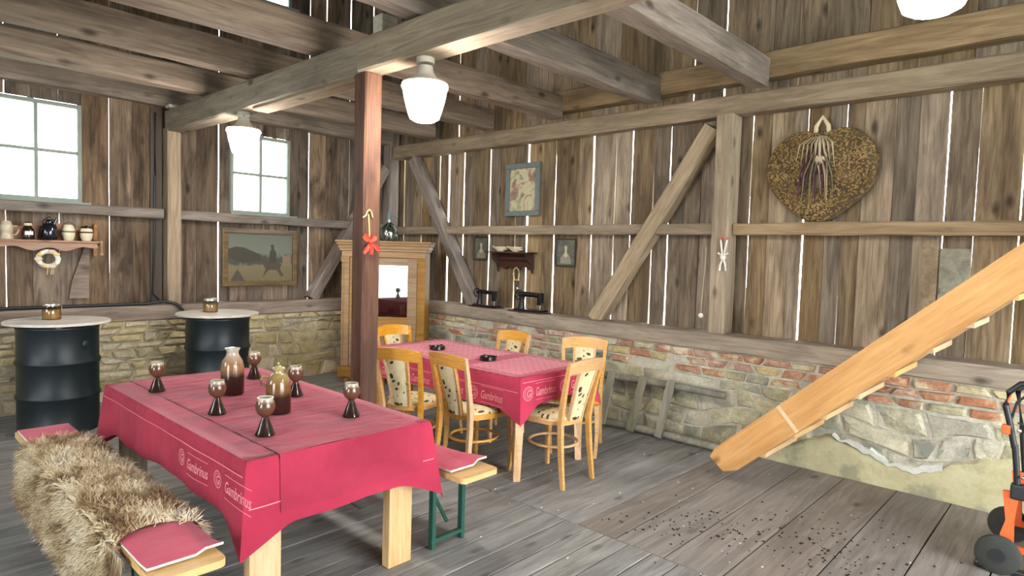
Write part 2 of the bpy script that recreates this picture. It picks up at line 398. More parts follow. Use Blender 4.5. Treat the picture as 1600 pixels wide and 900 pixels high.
# ---------------------------------------------------------------- rubble masonry
def rubble(core, u0, u1, zs, wr, tf, mats, name='stone', gap=.007, amp=.02, proud=(.012, .04), skip=None):
    ph = [rnd.uniform(0, 6) for _ in zs]
    def hz(k, u):
        if k == 0 or k == len(zs)-1: return zs[k]
        return zs[k]+amp*math.sin(3.1*u+ph[k])+amp*.6*math.sin(7.7*u+2*ph[k])
    for k in range(len(zs)-1):
        u = u0-rnd.uniform(0, wr[0]); slant = 0
        while u < u1:
            w = rnd.uniform(*wr); ua, ub = u, u+w; s2 = rnd.uniform(-.025, .025)
            gg = gap*rnd.uniform(.5, 1.5)
            def C(uu, f, sl):
                z = hz(k, uu)*(1-f)+hz(k+1, uu)*f; return (uu+sl*(f-.5)*2, z)
            pts = [C(ua+gg, 0, slant), C(ua+w*rnd.uniform(.35, .65), 0, 0), C(ub-gg, 0, s2), C(ub-gg, rnd.uniform(.35, .65), s2), C(ub-gg, 1, s2), C(ua+w*rnd.uniform(.35, .65), 1, 0), C(ua+gg, 1, slant), C(ua+gg, rnd.uniform(.35, .65), slant)]
            cx = sum(p[0] for p in pts)/8; cz = sum(p[1] for p in pts)/8
            hh = max(.02, hz(k+1, cx)-hz(k, cx)); fz = 1-2*gg/hh
            j = .22*min(hh, w)
            out = [(cx+(p[0]-cx)*.985+(rnd.uniform(-j, 0) if p[0] > cx else rnd.uniform(0, j))*.6, cz+(p[1]-cz)*fz*rnd.uniform(.84, 1)) for p in pts]
            slant = s2; u = ub
            if ua < u0-.3 or (skip and skip(cx, cz)): continue
            d = rnd.uniform(*proud); tl = rnd.uniform(-.008, .008); tm = rnd.uniform(-.008, .008)
            V = [tf(a, b, -.03) for a, b in out]+[tf(a, b, d*.45) for a, b in out]
            V += [tf(cx+(a-cx)*rnd.uniform(.78, .9), cz+(b-cz)*rnd.uniform(.72, .88), d+tl*(1 if a > cx else -1)+tm*(1 if b > cz else -1)) for a, b in out]
            V.append(tf(cx+rnd.uniform(-.2, .2)*w, cz, d+rnd.uniform(0, .008)))
            F = []
            for a in range(8):
                b = (a+1) % 8; F += [(a, b, b+8, a+8), (a+8, b+8, b+16, a+16), (a+16, b+16, 24)]
            m = mats if isinstance(mats, str) else rnd.choice(mats)
            MB().add(V, F).build(name, m, core)
def grid_sheet(u0, u1, nu, zf0, zf1, nz, tf, df):
    V = []; F = []
    for i in range(nu+1):
        u = u0+(u1-u0)*i/nu
        for j in range(nz+1):
            a, b = zf0(u), zf1(u); z = a+(b-a)*j/nz; V.append(tf(u, z, df(u, z, j/nz)))
    for i in range(nu):
        for j in range(nz): p = i*(nz+1)+j; F.append((p, p+nz+1, p+nz+2, p+1))
    return MB().add(V, F)
def wob(u, z, s=1): return math.sin(13*u*s+3*z)*math.sin(17*z*s+2*u)*.5+math.sin(31*u*s+23*z)*.25+math.sin(5.3*u+7*z)*.5
# ---------------------------------------------------------------- boarding
def board_run(parent, edges, gaps, z0, z1, place, mat, th=.015, zj=.0, dist=5.42):
    """vertical boards between edges; gaps[i] = (bottom, top) open gap at edge i"""
    for i in range(len(edges)-1):
        a, b = edges[i], edges[i+1]
        gl, gr = gaps[i], gaps[i+1]
        zt = z1+rnd.uniform(-zj, zj); lay = .006*(i % 2)
        # open joints must be wider than the boards are thick where they are seen at a slant
        g = lambda q, k, e: (max(q[k]*.75, .003)+(.02*abs(e)/dist if q[k] > .004 else 0))/2
        aL, aH, bL, bH = a+g(gl, 0, a), a+g(gl, 1, a), b-g(gr, 0, b), b-g(gr, 1, b)
        if gl == (0, 0) and i:      # unseen dark strip added behind the closed joint to keep the seam dark
            MB().box(0, -.025, .023, z1-z0, .025, .035).build('seam_backing', 'roof_dark', parent, M=place(a, z0), fix=False)
        c0 = (a+b)/2; Mx = place(c0, z0); L = zt-z0
        # local X up the board, local Y across, local Z = outwards
        n = 4; V = []
        for k in range(n+1):
            t = k/n; x = L*t; e = 0 if k in (0, n) else .0025
            ya = aL*(1-t)+aH*t-c0+rnd.uniform(-e, e); yb = bL*(1-t)+bH*t-c0+rnd.uniform(-e, e); cup = rnd.uniform(-.003, .003)
            V += [(x, ya, lay+cup), (x, yb, lay-cup), (x, yb, lay+th), (x, ya, lay+th)]
        F = [(0, 1, 2, 3)[::-1], tuple(4*n+q for q in range(4))]
        for k in range(n):
            for q in range(4): r = (q+1) % 4; F.append((4*k+q, 4*k+r, 4*k+4+r, 4*k+4+q))
        MB().add(V, F).build('board', mat, parent, M=Mx)
# ---------------------------------------------------------------- back wall (with the windows)
YB = 7.37
wall_back = struct('wall_back', 'dark boarded back wall on a stone base with two windows')
def placeA(c, z): return Matrix(((0, 1, 0, c), (0, 0, 1, YB), (1, 0, 0, z), (0, 0, 0, 1)))
WIN = [(.97, 1.69, 1.965, 2.9), (3.13, 3.85, 1.965, 2.88), (3.13, 3.85, 4.43, 5.3)]
edA = [-3.2+.2*i for i in range(17)]+[.2, .42, .62, .8, .97, 1.1, 1.3, 1.51, 1.69, 1.93, 2.14, 2.35, 2.58, 2.77, 3.01, 3.13, 3.32, 3.52, 3.68, 3.85, 4.12, 4.35, 4.52, 4.7, 4.88, 5.05, 5.24, 5.45]
brightA = {1.1: (.008, 0.001), 1.51: (.004, .0), 3.01: (.009, .005), 4.12: (.010, .0), 4.35: (.003, .006), 4.7: (.002, .008), 1.93: (.0, .003), 5.05: (.004, .008)}
gA = [brightA.get(e, (0, 0)) for e in edA]
def seg_boards(idx, z0, z1):
    board_run(wall_back, edA[idx:idx+2], gA[idx:idx+2], z0, z1, placeA, 'board_back', dist=7.37)
    if gA[idx] == (0, 0): MB().box(0, -.025, .023, z1-z0, .025, .035).build('seam_backing', 'roof_dark', wall_back, M=placeA(edA[idx], z0), fix=False)  # same added backing keeps the back wall seams dark
for i in range(len(edA)-1):
    m = (edA[i]+edA[i+1])/2; cuts = [.9]
    for (a, b, za, zb) in WIN:
        if a < m < b: cuts += [za-.01, zb+.01]
    cuts.append(5.7)
    for k in range(0, len(cuts), 2): seg_boards(i, cuts[k], cuts[k+1])
timber('sill_beam', (-3.2, 7.24, .875), (5.35, 7.24, .875), .24, .15, 'timber_dark', wall_back)
timber('post', (2.49, 7.285, .95), (2.49, 7.285, 2.8), .16, .135, 'timber', wall_back, up=(1, 0, 0))
timber('post', (5.31, 7.28, .95), (5.31, 7.28, 5.7), .16, .16, 'timber_dark', wall_back, up=(1, 0, 0))
timber('girt', (-3.2, 7.305, 1.9), (2.4, 7.305, 1.9), .12, .1, 'timber_dark', wall_back)
timber('girt', (2.57, 7.305, 1.9), (5.22, 7.305, 1.9), .12, .1, 'timber_dark', wall_back)
timber('brace', (4.12, 7.29, .95), (5.2, 7.29, 2.7), .13, .15, 'timber_dark', wall_back, up=(0, 1, 0))
MB().prism([(1.575, 1.03), (1.74, 1.03), (1.745, 1.58), (1.72, 1.58), (1.6, 1.2)], 7.33, 7.365).build('brace_board', 'timber_dark', wall_back)
for k, (a, b) in enumerate(((2.3, 2.41),)):
    MB().box(a, 7.345, .95, b, 7.366, 3.0).build('wall_strip', 'roof_dark', wall_back)  # flat dark strip left of the post
coreA = MB().box(-3.2, 7.14, 0, 5.5, 7.6, .8).build('stone_base', 'mortar_back', wall_back)
tfA = lambda u, z, d: (u, 7.14-d, z)
rubble(coreA, .3, 3.0, [.0, .13, .22, .3, .38, .44, .53, .6, .67, .735], (.1, .34), tfA, ['stone_yellow'], amp=.012)
rubble(coreA, 3.05, 4.5, [.0, .16, .3, .44, .56, .65, .735], (.14, .36), tfA, ['stone_yellow', 'mortar_back'], amp=.025, gap=.004, proud=(.008, .022))
rubble(coreA, .3, 4.6, [.738, .803], (.17, .26), tfA, ['stone_yellow'], amp=0, proud=(.03, .05))
# windows
def window(n, a, b, za, zb, label):
    w = struct('window_%d' % n, label); y0, y1 = 7.335, 7.4; f = .035
    for (x0, x1, z0, z1) in ((a, a+f, za, zb), (b-f, b, za, zb), (a+f, b-f, zb-f, zb), (a+f, b-f, za, za+f)):
        MB().cbox(x0, y0, z0, x1, y1, z1, .004).build('frame', 'window_paint', w)
    xm, zm = (a+b)/2, (za+zb)/2+.005; t = .014
    MB().box(xm-t, y0+.012, za+f, xm+t, y1-.012, zb-f).build('muntin', 'window_paint', w)
    for x0, x1 in ((a+f, xm-t), (xm+t, b-f)):
        MB().box(x0, y0+.012, zm-t, x1, y1-.012, zm+t).build('muntin', 'window_paint', w)
    for x0, x1 in ((a+f, xm-t), (xm+t, b-f)):
        for z0, z1 in ((za+f, zm-t), (zm+t, zb-f)):
            MB().box(x0, 7.368, z0, x1, 7.371, z1).build('pane', 'window_glass', w)
    MB().box(a-.03, 7.24, za-.02, b+.05, 7.37, za-.002).build('window_sill', 'window_paint', w)
window(1, *WIN[0], 'four pane window above the wall shelf of mugs')
window(2, *WIN[1], 'four pane window above the landscape painting')
window(3, *WIN[2], 'upper four pane window seen between the ceiling joists')
# ---------------------------------------------------------------- right wall
XB = 5.42
wall_right = struct('wall_right', 'brown boarded wall with daylight cracks on a rubble base')
def placeB(c, z): return Matrix(((0, 0, 1, XB), (0, 1, 0, c), (1, 0, 0, z), (0, 0, 0, 1)))
edB = [-3.6+.22*i for i in range(18)]+[.43, .68, .86, 1.04, 1.19, 1.4, 1.53, 1.65, 1.82, 1.92, 2.11, 2.27, 2.42, 2.56, 2.73, 2.89, 3.05, 3.22, 3.47, 3.66, 3.94, 4.12, 4.44, 4.61, 4.84, 5.02, 5.27, 5.45, 5.71, 5.91, 6.2, 6.37, 6.55, 6.74, 6.93, 7.12, 7.3, 7.45]
brB = {.43: (.006, .012), .68: (.003, 0), .86: (0, .011), 1.53: (0, .004), 1.82: (.013, .003), 2.27: (.002, .008), 2.56: (.014, .003), 3.05: (.013, .004), 3.22: (.009, .0), 3.47: (.003, .007), 3.66: (.009, .0), 3.94: (.004, .011), 4.44: (.010, .003), 4.84: (.005, .010), 5.02: (.007, .0), 5.45: (.008, .009), 5.91: (.008, .007), 6.2: (.006, .008), 6.37: (.0, .006), 6.74: (.012, .002), 7.12: (.002, .010)}
board_run(wall_right, edB, [brB.get(e, (0, 0)) for e in edB], .9, 3.02, placeB, 'board_right')
edU = [-3.6]
while edU[-1] < 7.3: edU.append(edU[-1]+rnd.uniform(.15, .33))
gU = [(.006, .002) if rnd.random() < .1 else (0, 0) for _ in edU]
board_run(wall_right, edU, gU, 3.02, 5.7, placeB, 'board_right')
timber('sill_beam', (5.27, -3.6, .885), (5.27, 7.1, .885), .28, .14, 'timber', wall_right)
timber('girt', (5.35, -3.6, 1.86), (5.35, 2.35, 1.86), .13, .1, 'timber', wall_right)
timber('girt', (5.35, 2.52, 1.86), (5.35, 7.18, 1.86), .13, .1, 'timber', wall_right)
timber('wall_plate', (5.335, -3.6, 2.91), (5.335, 7.18, 2.91), .16, .17, 'timber', wall_right)
timber('purlin', (5.33, -3.6, 3.2), (5.33, 4.5, 3.2), .17, .21, 'timber', wall_right)
timber('post', (5.3, 2.43, .95), (5.3, 2.43, 2.83), .19, .15, 'timber', wall_right, up=(0, 1, 0))
timber('brace', (5.33, 3.76, .95), (5.33, 2.58, 2.75), .15, .15, 'timber', wall_right, up=(1, 0, 0))
timber('brace', (5.33, 5.56, .95), (5.33, 6.78, 2.8), .14, .15, 'timber_dark', wall_right, up=(1, 0, 0))
MB().box(5.395, .68, 1.3, 5.417, .86, 1.72).build('wall_strip', 'grey_wood', wall_right)
MB().box(5.39, .87, 1.2, 5.417, .97, 1.78).build('wall_strip', 'timber', wall_right)
coreB = MB().box(5.16, -3.6, 0, 5.6, 7.2, .815).build('stone_base', 'mortar_right', wall_right)
tfB = lambda u, z, d: (5.16-d, u, z)
PT = [(-.7, .38), (0, .4), (.4, .38), (.62, .31), (.85, .18), (1.05, .19), (1.25, .25), (1.45, .31), (1.62, .24), (1.8, .13), (2.05, .03)]
def pt(u):
    for (a, b), (c, d) in zip(PT, PT[1:]):
        if u <= c: return b+(d-b)*max(0, (u-a)/(c-a))+.008*math.sin(40*u)+.006*math.sin(77*u)
    return .03
rubble(coreB, -.1, 6.4, [.665, .738, .81], (.17, .25), tfB, ['brick_red', 'brick_red', 'brick_red', 'stone_yellow'], name='brick', amp=.006, gap=.006, proud=(.012, .026), skip=lambda u, z: rnd.random() < .12)
rubble(coreB, -.1, 6.4, [.585, .66], (.17, .27), tfB, ['brick_red', 'stone_grey', 'stone_grey'], name='brick', amp=.01, gap=.007, proud=(.01, .025), skip=lambda u, z: rnd.random() < .25)
rubble(coreB, -.1, 6.4, [.0, .17, .31, .45, .58], (.13, .46), tfB, ['stone_grey', 'stone_grey', 'mortar_right'], amp=.045, gap=.003, proud=(.006, .022), skip=lambda u, z: (u < 2.0 and z < pt(u)-.02) or (u > 5.2 and rnd.random() < .3))
pl = grid_sheet(-.6, 2.05, 60, lambda u: 0.0, pt, 10, tfB, lambda u, z, t: (.045-.03*max(0, t-.85)/.15 if t < 1 else -.02)+.006*wob(u, z, .6))
pl.build('plaster_coat', 'plaster', coreB, smooth=True)
wl = grid_sheet(.72, 1.42, 30, lambda u: pt(u)-.03-.02*math.sin(3*u), lambda u: pt(u)+.02+.014*math.sin(17*u), 6, tfB, lambda u, z, t: (.052 if 0 < t < 1 else -.01)+.006*wob(u, z))
wl.build('plaster_coat', 'plaster_white', coreB, smooth=True)
# ---------------------------------------------------------------- walls behind the camera and roof
wall_left = struct('wall_left'); wall_front = struct('wall_front')
for (y0, y1, z0, z1) in ((-3.7, .5, 0, 5.7), (.5, 2.3, 2.4, 5.7), (2.3, 4.2, 0, 5.7), (4.2, 5.6, 0, 1.6), (4.2, 5.6, 2.9, 5.7), (5.6, 7.5, 0, 5.7)):  # out of view; the window opening is added for cool fill light
    MB().box(-3.4, y0, z0, -3.25, y1, z1).build('boarding', 'board_back', wall_left)
for (x0, x1, z0, z1) in ((-3.25, .3, 0, 5.7), (.3, 4.4, 3.6, 5.7), (4.4, 5.5, 0, 5.7)):
    MB().box(x0, -3.8, z0, x1, -3.65, z1).build('boarding', 'board_back', wall_front)
ceiling = struct('ceiling', 'open joists on a heavy main beam under the roof')
MB().add([(-3.6, -4, 5.65), (5.8, -4, 5.65), (5.8, 1.8, 9), (-3.6, 1.8, 9), (5.8, 7.7, 5.65), (-3.6, 7.7, 5.65)], [(0, 1, 2, 3), (3, 2, 4, 5)]).build('roof_deck', 'roof_dark', ceiling)
for x in (-3.3, 5.45): MB().add([(x, -3.9, 5.6), (x, 7.5, 5.6), (x, 1.8, 9)], [(0, 1, 2)]).build('gable', 'roof_dark', ceiling)
timber('main_beam', (2.515, 3.72, 2.875), (2.515, 7.3, 2.875), .175, .23, 'timber', ceiling, jit=.006)
timber('main_beam', (2.505, -3.6, 2.885), (2.505, 3.72, 2.885), .165, .225, 'timber', ceiling, jit=.005)
timber('corbel', (2.515, 3.78, 2.755), (2.515, 5.3, 2.755), .15, .05, 'timber', ceiling)
for yj, hh in ((2.16, .23), (3.16, .24), (4.33, .23), (5.35, .23), (6.36, .22), (7.28, .2)):
    timber('joist', (-3.25, yj, 3.02+hh/2), (5.25, yj+rnd.uniform(-.02, .02), 3.02+hh/2), .16, hh, 'timber_dark', ceiling, jit=.007)
MB().box(2.46, 3.5, 2.995, 2.58, 3.6, 3.12).build('wedge_block', 'pale_board', ceiling)
MB().box(2.4, 7.1, 2.99, 2.6, 7.2, 3.02).build('wedge_block', 'pale_board', ceiling)
post = timber('trim_1', (2.5, 3.7, 0), (2.5, 3.7, 2.765), .14, .135, 'post_wood', None, up=(1, 0, 0), jit=.003)
post['kind'] = 'structure'; post['label'] = 'free standing dark brown post under the main beam'
# ---------------------------------------------------------------- lamps under the main beam
def pendant(y, label, zb=2.77, z0=2.385):
    t = thing('pendant_lamp', label, 'lamp', (2.5, y, z0), 0, 'pendant lamps along the main beam')
    MB().lathe([(0, 0), (.06, .002), (.088, .018), (.1, .05), (.122, .13), (.134, .195), (.142, .205), (.142, .215), (.13, .222), (0, .224)], 28).build('glass_bowl', 'lamp_glass', t, True)
    MB().lathe([(.135, .224), (.14, .226), (.135, .236), (.075, .262), (.05, .3), (.045, .335), (.0, .337)], 24).build('cap', 'lamp_cap', t, True)
    MB().lathe([(.055, zb-z0-.035), (.055, zb-z0), (0, zb-z0)], 16).build('ceiling_rose', 'lamp_cap', t, True)
    MB().sweep([(0, 0, .33), (0, 0, zb-z0-.03)], .014, n=8).build('stem', 'black_plastic', t)
    return t
pendant(3.1, 'lit glass pendant lamp hanging beside the brown post')
pendant(5.6, 'lit glass pendant lamp hanging in front of the window over the painting')
pendant(.465, 'lit glass pendant lamp cut by the top edge above the stairs', 2.77, 2.43)
# ---------------------------------------------------------------- tables with cloths
def cloth_fn(x0, x1, y0, y1, z, d, tip, ph=0):
    cs = [(x0, y0), (x1, y0), (x1, y1), (x0, y1)]; ns = [(0, -1), (1, 0), (0, 1), (-1, 0)]
    def P(side, s, v, off=0, depth=None):
        a = Vector((*cs[side], 0)); b = Vector((*cs[(side+1) % 4], 0)); L = (b-a).length; p = a+(b-a)*(s/L)
        n = Vector((*ns[side], 0)); near = side-1 if s < L/2 else side+1; n2 = Vector((*ns[near % 4], 0)); t = min(s, L-s)
        c = max(0, 1-t/.2); nn = (n*(1-.5*c)+n2*.5*c).normalized()
        dd = d[side] if isinstance(d, (list, tuple)) else d
        D = dd+(tip-dd)*c**1.5+.010*math.sin(4.3*s+side*2+ph)
        if depth is not None: v = depth/D
        out = .008+v*(.008+.055*c**1.6+.007*math.sin(8*s+side+ph)+.004*math.sin(19*s+ph))+off
        q = p+nn*out; return Vector((q.x, q.y, z-v*D-(.0 if v > .02 else 0)))
    return P, [math.hypot(cs[(i+1) % 4][0]-cs[i][0], cs[(i+1) % 4][1]-cs[i][1]) for i in range(4)]
def cloth_mesh(x0, x1, y0, y1, z, P, Ls, sides=(0, 1, 2, 3)):
    m = MB(); nx, ny = 14, 24
    V = [(x0+(x1-x0)*i/nx, y0+(y1-y0)*j/ny, z+(.0015*math.sin(7*i+3*j) if 0 < i < nx and 0 < j < ny else 0)) for i in range(nx+1) for j in range(ny+1)]
    m.add(V, [(i*(ny+1)+j, (i+1)*(ny+1)+j, (i+1)*(ny+1)+j+1, i*(ny+1)+j+1) for i in range(nx) for j in range(ny)])
    vs = [0, .06, .2, .36, .52, .68, .84, 1]
    for sd in sides:
        n = nx if sd in (0, 2) else ny; ss = []
        for k in range(n): ss += [Ls[sd]*k/n, Ls[sd]*(k+.5)/n]
        ss.append(Ls[sd])
        V = []
        for s in ss:
            for v in vs:
                p = P(sd, s, v)
                if v == 0:
                    c = P(sd, s, 0, -.008); p = c
                V.append(p)
        q = len(vs); m.add(V, [(i*q+j, (i+1)*q+j, (i+1)*q+j+1, i*q+j+1) for i in range(len(ss)-1) for j in range(q-1)])
    return m
def text_mesh(txt, size, shear=.25):
    cu = bpy.data.curves.new('t', 'FONT'); cu.body = txt; cu.size = size; cu.shear = shear; cu.offset = size*.012; cu.resolution_u = 3
    o = bpy.data.objects.new('t', cu); COL.objects.link(o); dg = bpy.context.evaluated_depsgraph_get(); dg.update()
    me = bpy.data.meshes.new_from_object(o.evaluated_get(dg)); v = [tuple(p.co) for p in me.vertices]; f = [tuple(p.vertices) for p in me.polygons]
    bpy.data.objects.remove(o); bpy.data.meshes.remove(me); return v, f
TXT = text_mesh('Gambrinus', .085, .15); GTX = text_mesh('G', .062, .1)
KX = .225/max(p[0] for p in TXT[0]); TXT = ([(a*KX, b, c) for a, b, c in TXT[0]], TXT[1]); TW = .225; GW = max(p[0] for p in GTX[0])
def hem_print(parent, P, Ls, side, starts, line_d=.10, dep=.225, k=1.0):
    """printed emblem, name and rules along one hanging side of a cloth"""
    m = MB()
    def put(v, f, s0, d0): m.add([P(side, s0+a, 0, .0035, d0-b) for a, b, *_ in v], f)
    def strip(a, b, d, h=.004):
        n = max(2, int((b-a)/.04)); v = [];
        for i in range(n+1): v += [(a+(b-a)*i/n, 0), (a+(b-a)*i/n, h)]
        put(v, [(2*i, 2*i+2, 2*i+3, 2*i+1) for i in range(n)], 0, d)
    strip(.02, Ls[side]-.02, line_d)
    for s in starts:
        for r0, r1 in ((.043*k, .049*k), (.030*k, .034*k)):
            v = []
            for i in range(24):
                a = 2*math.pi*i/24; v += [(r0*math.cos(a), r0*math.sin(a)), (r1*math.cos(a), r1*math.sin(a))]
            put(v, [(2*i, 2*i+1, (2*i+3) % 48, (2*i+2) % 48) for i in range(24)], s+.05, dep-.03)
        put([(a*k, b*k) for a, b, *_ in GTX[0]], GTX[1], s+.05-GW*.45*k, dep-.03+.022*k)
        put([(a, b*k) for a, b, *_ in TXT[0]], TXT[1], s+.125, dep)
        strip(s+.125, s+.125+TW, dep-.088*k, .003); strip(s+.125, s+.125+TW, dep+.028, .003)
    m.build('printed_lettering', 'print_pink', parent, fix=False)
T1 = (1.12, 2.06, 2.46, 4.36, .735)
t1 = thing('dining_table', 'long table with light oak board legs under a plain red cloth', 'table', ((T1[0]+T1[1])/2, (T1[2]+T1[3])/2, 0))
cx, cy = t1.location.x, t1.location.y
MB().cbox(T1[0]-cx+.012, T1[2]-cy+.012, .69, T1[1]-cx-.012, T1[3]-cy-.012, .728, .003).build('table_top', 'oak_veneer', t1)
for sx in (-1, 1):
    for sy in (-1, 1):
        lx = sx*(.47-.115); ly = sy*(.95-.10)
        MB().cbox(0, -.07, -.028, .69, .07, .028, .003).build('leg', 'oak_veneer' if sy < 0 else 'oak_dark', t1, M=Matrix.Translation((lx, ly, 0)) @ Matrix(((0, 1, 0, 0), (0, 0, 1, 0), (1, 0, 0, 0), (0, 0, 0, 1))))
    MB().box(sx*.36-.012, -.8, .6, sx*.36+.012, .8, .69).build('apron', 'oak_dark', t1)
P1, L1 = cloth_fn(*T1, [.285, .28, .28, .26], .385)
c1 = cloth_mesh(*T1, P1, L1).build('tablecloth', 'cloth_red', None, True, merge=True)
tag(c1, 'red printed tablecloth on the long table with the stoneware goblets', 'tablecloth')
hem_print(c1, P1, L1, 3, [1.2, 1.6], .065, .165, .78)
for sd in (0, 1): hem_print(c1, P1, L1, sd, [], .19)
R1 = (1.255, 1.985, 2.453, 4.367, .7385)
PR, LR = cloth_fn(*R1, .235, .25, 1.3)
def PR2(sd, s, v, off=0, depth=None): return PR(sd, s, v, off+.009+.012*v, depth)
def PRf(sd, s, v, off=0, depth=None):
    # follow the tablecloth below but slightly in front of it
    x = R1[0]+s if sd == 0 else R1[1]-s; b = P1(sd, (x-T1[0]) if sd == 0 else (T1[1]-x), 0, .0045, max(.0, v*(.235+.008*math.sin(6*s))))
    return Vector((b.x, b.y, b.z+.0035 if v < .01 else b.z))
rm = MB(); nx, ny = 24, 60
V = [(R1[0]+(R1[1]-R1[0])*i/nx, R1[2]+(R1[3]-R1[2])*j/ny, R1[4]+max(0, .0035*math.sin(j*.9+.25*i)*math.sin(.37*j+i*.12))) for i in range(nx+1) for j in range(ny+1)]
rm.add(V, [(i*(ny+1)+j, (i+1)*(ny+1)+j, (i+1)*(ny+1)+j+1, i*(ny+1)+j+1) for i in range(nx) for j in range(ny)])
for sd in (0, 2):
    vs = [0, .03, .2, .4, .6, .8, 1]; V = []
    for i in range(nx+1):
        for v in vs:
            p = PRf(sd, (R1[1]-R1[0])*i/nx, v)
            if v == 0: p = Vector((p.x, R1[2] if sd == 0 else R1[3], R1[4]))
            V.append(p)
    q = len(vs); rm.add(V, [(i*q+j, (i+1)*q+j, (i+1)*q+j+1, i*q+j+1) for i in range(nx) for j in range(q-1)])
run = rm.build('table_runner', 'cloth_runner', None, True, merge=True)
tag(run, 'creased plain crimson overlay cloth along the table with goblets', 'tablecloth')
T2 = (3.2, 4.03, 2.87, 4.66, .745)
cloth('cloth_red_lattice', 'c23a56', 'ab2d48', .2, [(3.28, 3.95, 2.97, 3.47), (3.28, 3.95, 3.62, 4.55)])
t2 = thing('dining_table', 'table with wooden legs under a patterned red cloth among the chairs', 'table', (3.615, 3.765, 0))
MB().cbox(-.4, -.88, .71, .4, .88, .738, .003).build('table_top', 'beech', t2)
for sx in (-1, 1):
    for sy in (-1, 1):
        MB().sweep([(sx*.355, sy*.83, .0), (sx*.35, sy*.825, .4), (sx*.35, sy*.82, .71)], [.048, .062, .066], [.048, .062, .066]).build('leg', 'beech', t2)
    MB().box(sx*.36-.011, -.79, .62, sx*.36+.011, .79, .71).build('apron', 'beech', t2)
P2, L2 = cloth_fn(*T2, [.2, .19, .23, .232], .31, 2.0)
c2 = cloth_mesh(*T2, P2, L2).build('tablecloth', 'cloth_red_lattice', None, True, merge=True)
tag(c2, 'red tablecloth with a pink lattice field and lettered hem among the chairs', 'tablecloth')
hem_print(c2, P2, L2, 3, [.09, .49, .89, 1.29], .1, .198)
hem_print(c2, P2, L2, 0, [.02, .42], .035, .14)
# ---------------------------------------------------------------- dining chairs
def seat_outline(k=1.0, n=40):
    o = []
    for i in range(n):
        a = 2*math.pi*i/n; c, s = math.cos(a), math.sin(a); e = .62
        x = math.copysign(abs(c)**e, c); y = math.copysign(abs(s)**e, s)
        w = .185+.025*y; o.append((x*w*k, y*.2*k))
    return o
def make_chair(label):
    t = thing('dining_chair', label, 'chair', group='beech dining chairs around the patterned cloth')
    po = seat_outline(); m = MB(); n = len(po)
    pi = [(x*.9, y*.9) for x, y in po]
    V = [(x, y, .415) for x, y in pi]+[(x, y, .42) for x, y in po]+[(x, y, .45) for x, y in po]+[(x*.97, y*.97, .456) for x, y in po]
    F = [tuple(range(n))[::-1]]+[(k*n+i, k*n+(i+1) % n, (k+1)*n+(i+1) % n, (k+1)*n+i) for k in range(3) for i in range(n)]+[tuple(3*n+i for i in range(n))]
    m.add(V, F).build('seat_frame', 'beech', t, True)
    V = []
    for k, z in ((.93, .456), (.93, .468), (.88, .478), (.7, .487), (.4, .492)): V += [(x*k, y*k, z) for x, y in po]
    V.append((0, 0, .493)); F = [(k*n+i, k*n+(i+1) % n, (k+1)*n+(i+1) % n, (k+1)*n+i) for k in range(4) for i in range(n)]+[(4*n+i, 4*n+(i+1) % n, 5*n) for i in range(n)]
    MB().add(V, F).build('seat_cushion', 'chair_fabric', t, True)
    def bk(z):   # y of the back line at height z
        if z < .45: return -.195-.045*((.45-z)/.45)**1.6
        return -.195-.085*((z-.45)/.43)**1.25
    def bx(z): return .158+.026*max(0, (z-.45)/.43)+.012*max(0, (.45-z)/.45)
    for s in (-1, 1):
        zs = [0, .1, .22, .34, .45, .55, .66, .77, .875]
        MB().sweep([(s*bx(z), bk(z), z) for z in zs], [.022, .024, .027, .029, .031, .029, .027, .025, .023], [.026, .03, .034, .036, .036, .034, .032, .028, .024], up=(0, 1, 0)).build('back_leg', 'beech', t)
        fz = [0, .08, .2, .32, .42]
        MB().sweep([(s*(.178+.012*math.sin(z/.42*3.14)), .178+.022*math.sin(z/.42*2.6+.4), z) for z in fz], [.024, .026, .03, .034, .036], up=(0, 1, 0)).build('front_leg', 'beech', t)
    # top rail: bowed, crowned
    V = []; N = 12
    for i in range(N+1):
        u = i/N*2-1; x = u*(bx(.86)+.008); yy = -.035*(1-u*u)
        zt = .873+.022*(1-abs(u)**2.2); zb = .79+.012*(1-u*u)
        for (dz, dy) in ((zb, .011), (zt, .011), (zt, -.011), (zb, -.011)): V.append((x, bk(min(dz, .88))+yy+dy, dz))
    F = [(4*i+k, 4*i+(k+1) % 4, 4*i+4+(k+1) % 4, 4*i+4+k) for i in range(N) for k in range(4)]+[(0, 1, 2, 3)[::-1], tuple(4*N+k for k in range(4))]
    MB().add(V, F).build('top_rail', 'beech', t, True)
    # upholstered splat with slim wooden edges
    zs = [.452, .52, .6, .68, .76, .805]
    def hw(z): return .058+.024*(z-.45)/.35
    def by(z): return bk(z)-.03*max(0, (z-.45)/.36)
    V = []
    for z in zs:
        w = hw(z)
        for x, d in ((-w, -.008), (-w, .008), (-w*.6, .018), (0, .021), (w*.6, .018), (w, .008), (w, -.008), (w*.6, -.016), (0, -.018), (-w*.6, -.016)): V.append((x, by(z)+d, z))
    F = [(10*i+k, 10*i+(k+1) % 10, 10*i+10+(k+1) % 10, 10*i+10+k) for i in range(len(zs)-1) for k in range(10)]+[tuple(range(10))[::-1], tuple(10*(len(zs)-1)+k for k in range(10))]
    MB().add(V, F).build('back_panel', 'chair_fabric', t, True)
    for s in (-1, 1):
        MB().sweep([(s*(hw(z)+.009), by(z), z) for z in zs], .016, .024, up=(0, 1, 0)).build('panel_edge', 'beech', t)
    MB().sweep([(.172*math.cos(a)*(1+.03*math.sin(a)), .175*math.sin(a)-.01, .262) for a in [2*math.pi*i/32 for i in range(32)]], .024, .02, n=8, closed=True).build('stretcher_ring', 'beech', t, True)
    return t
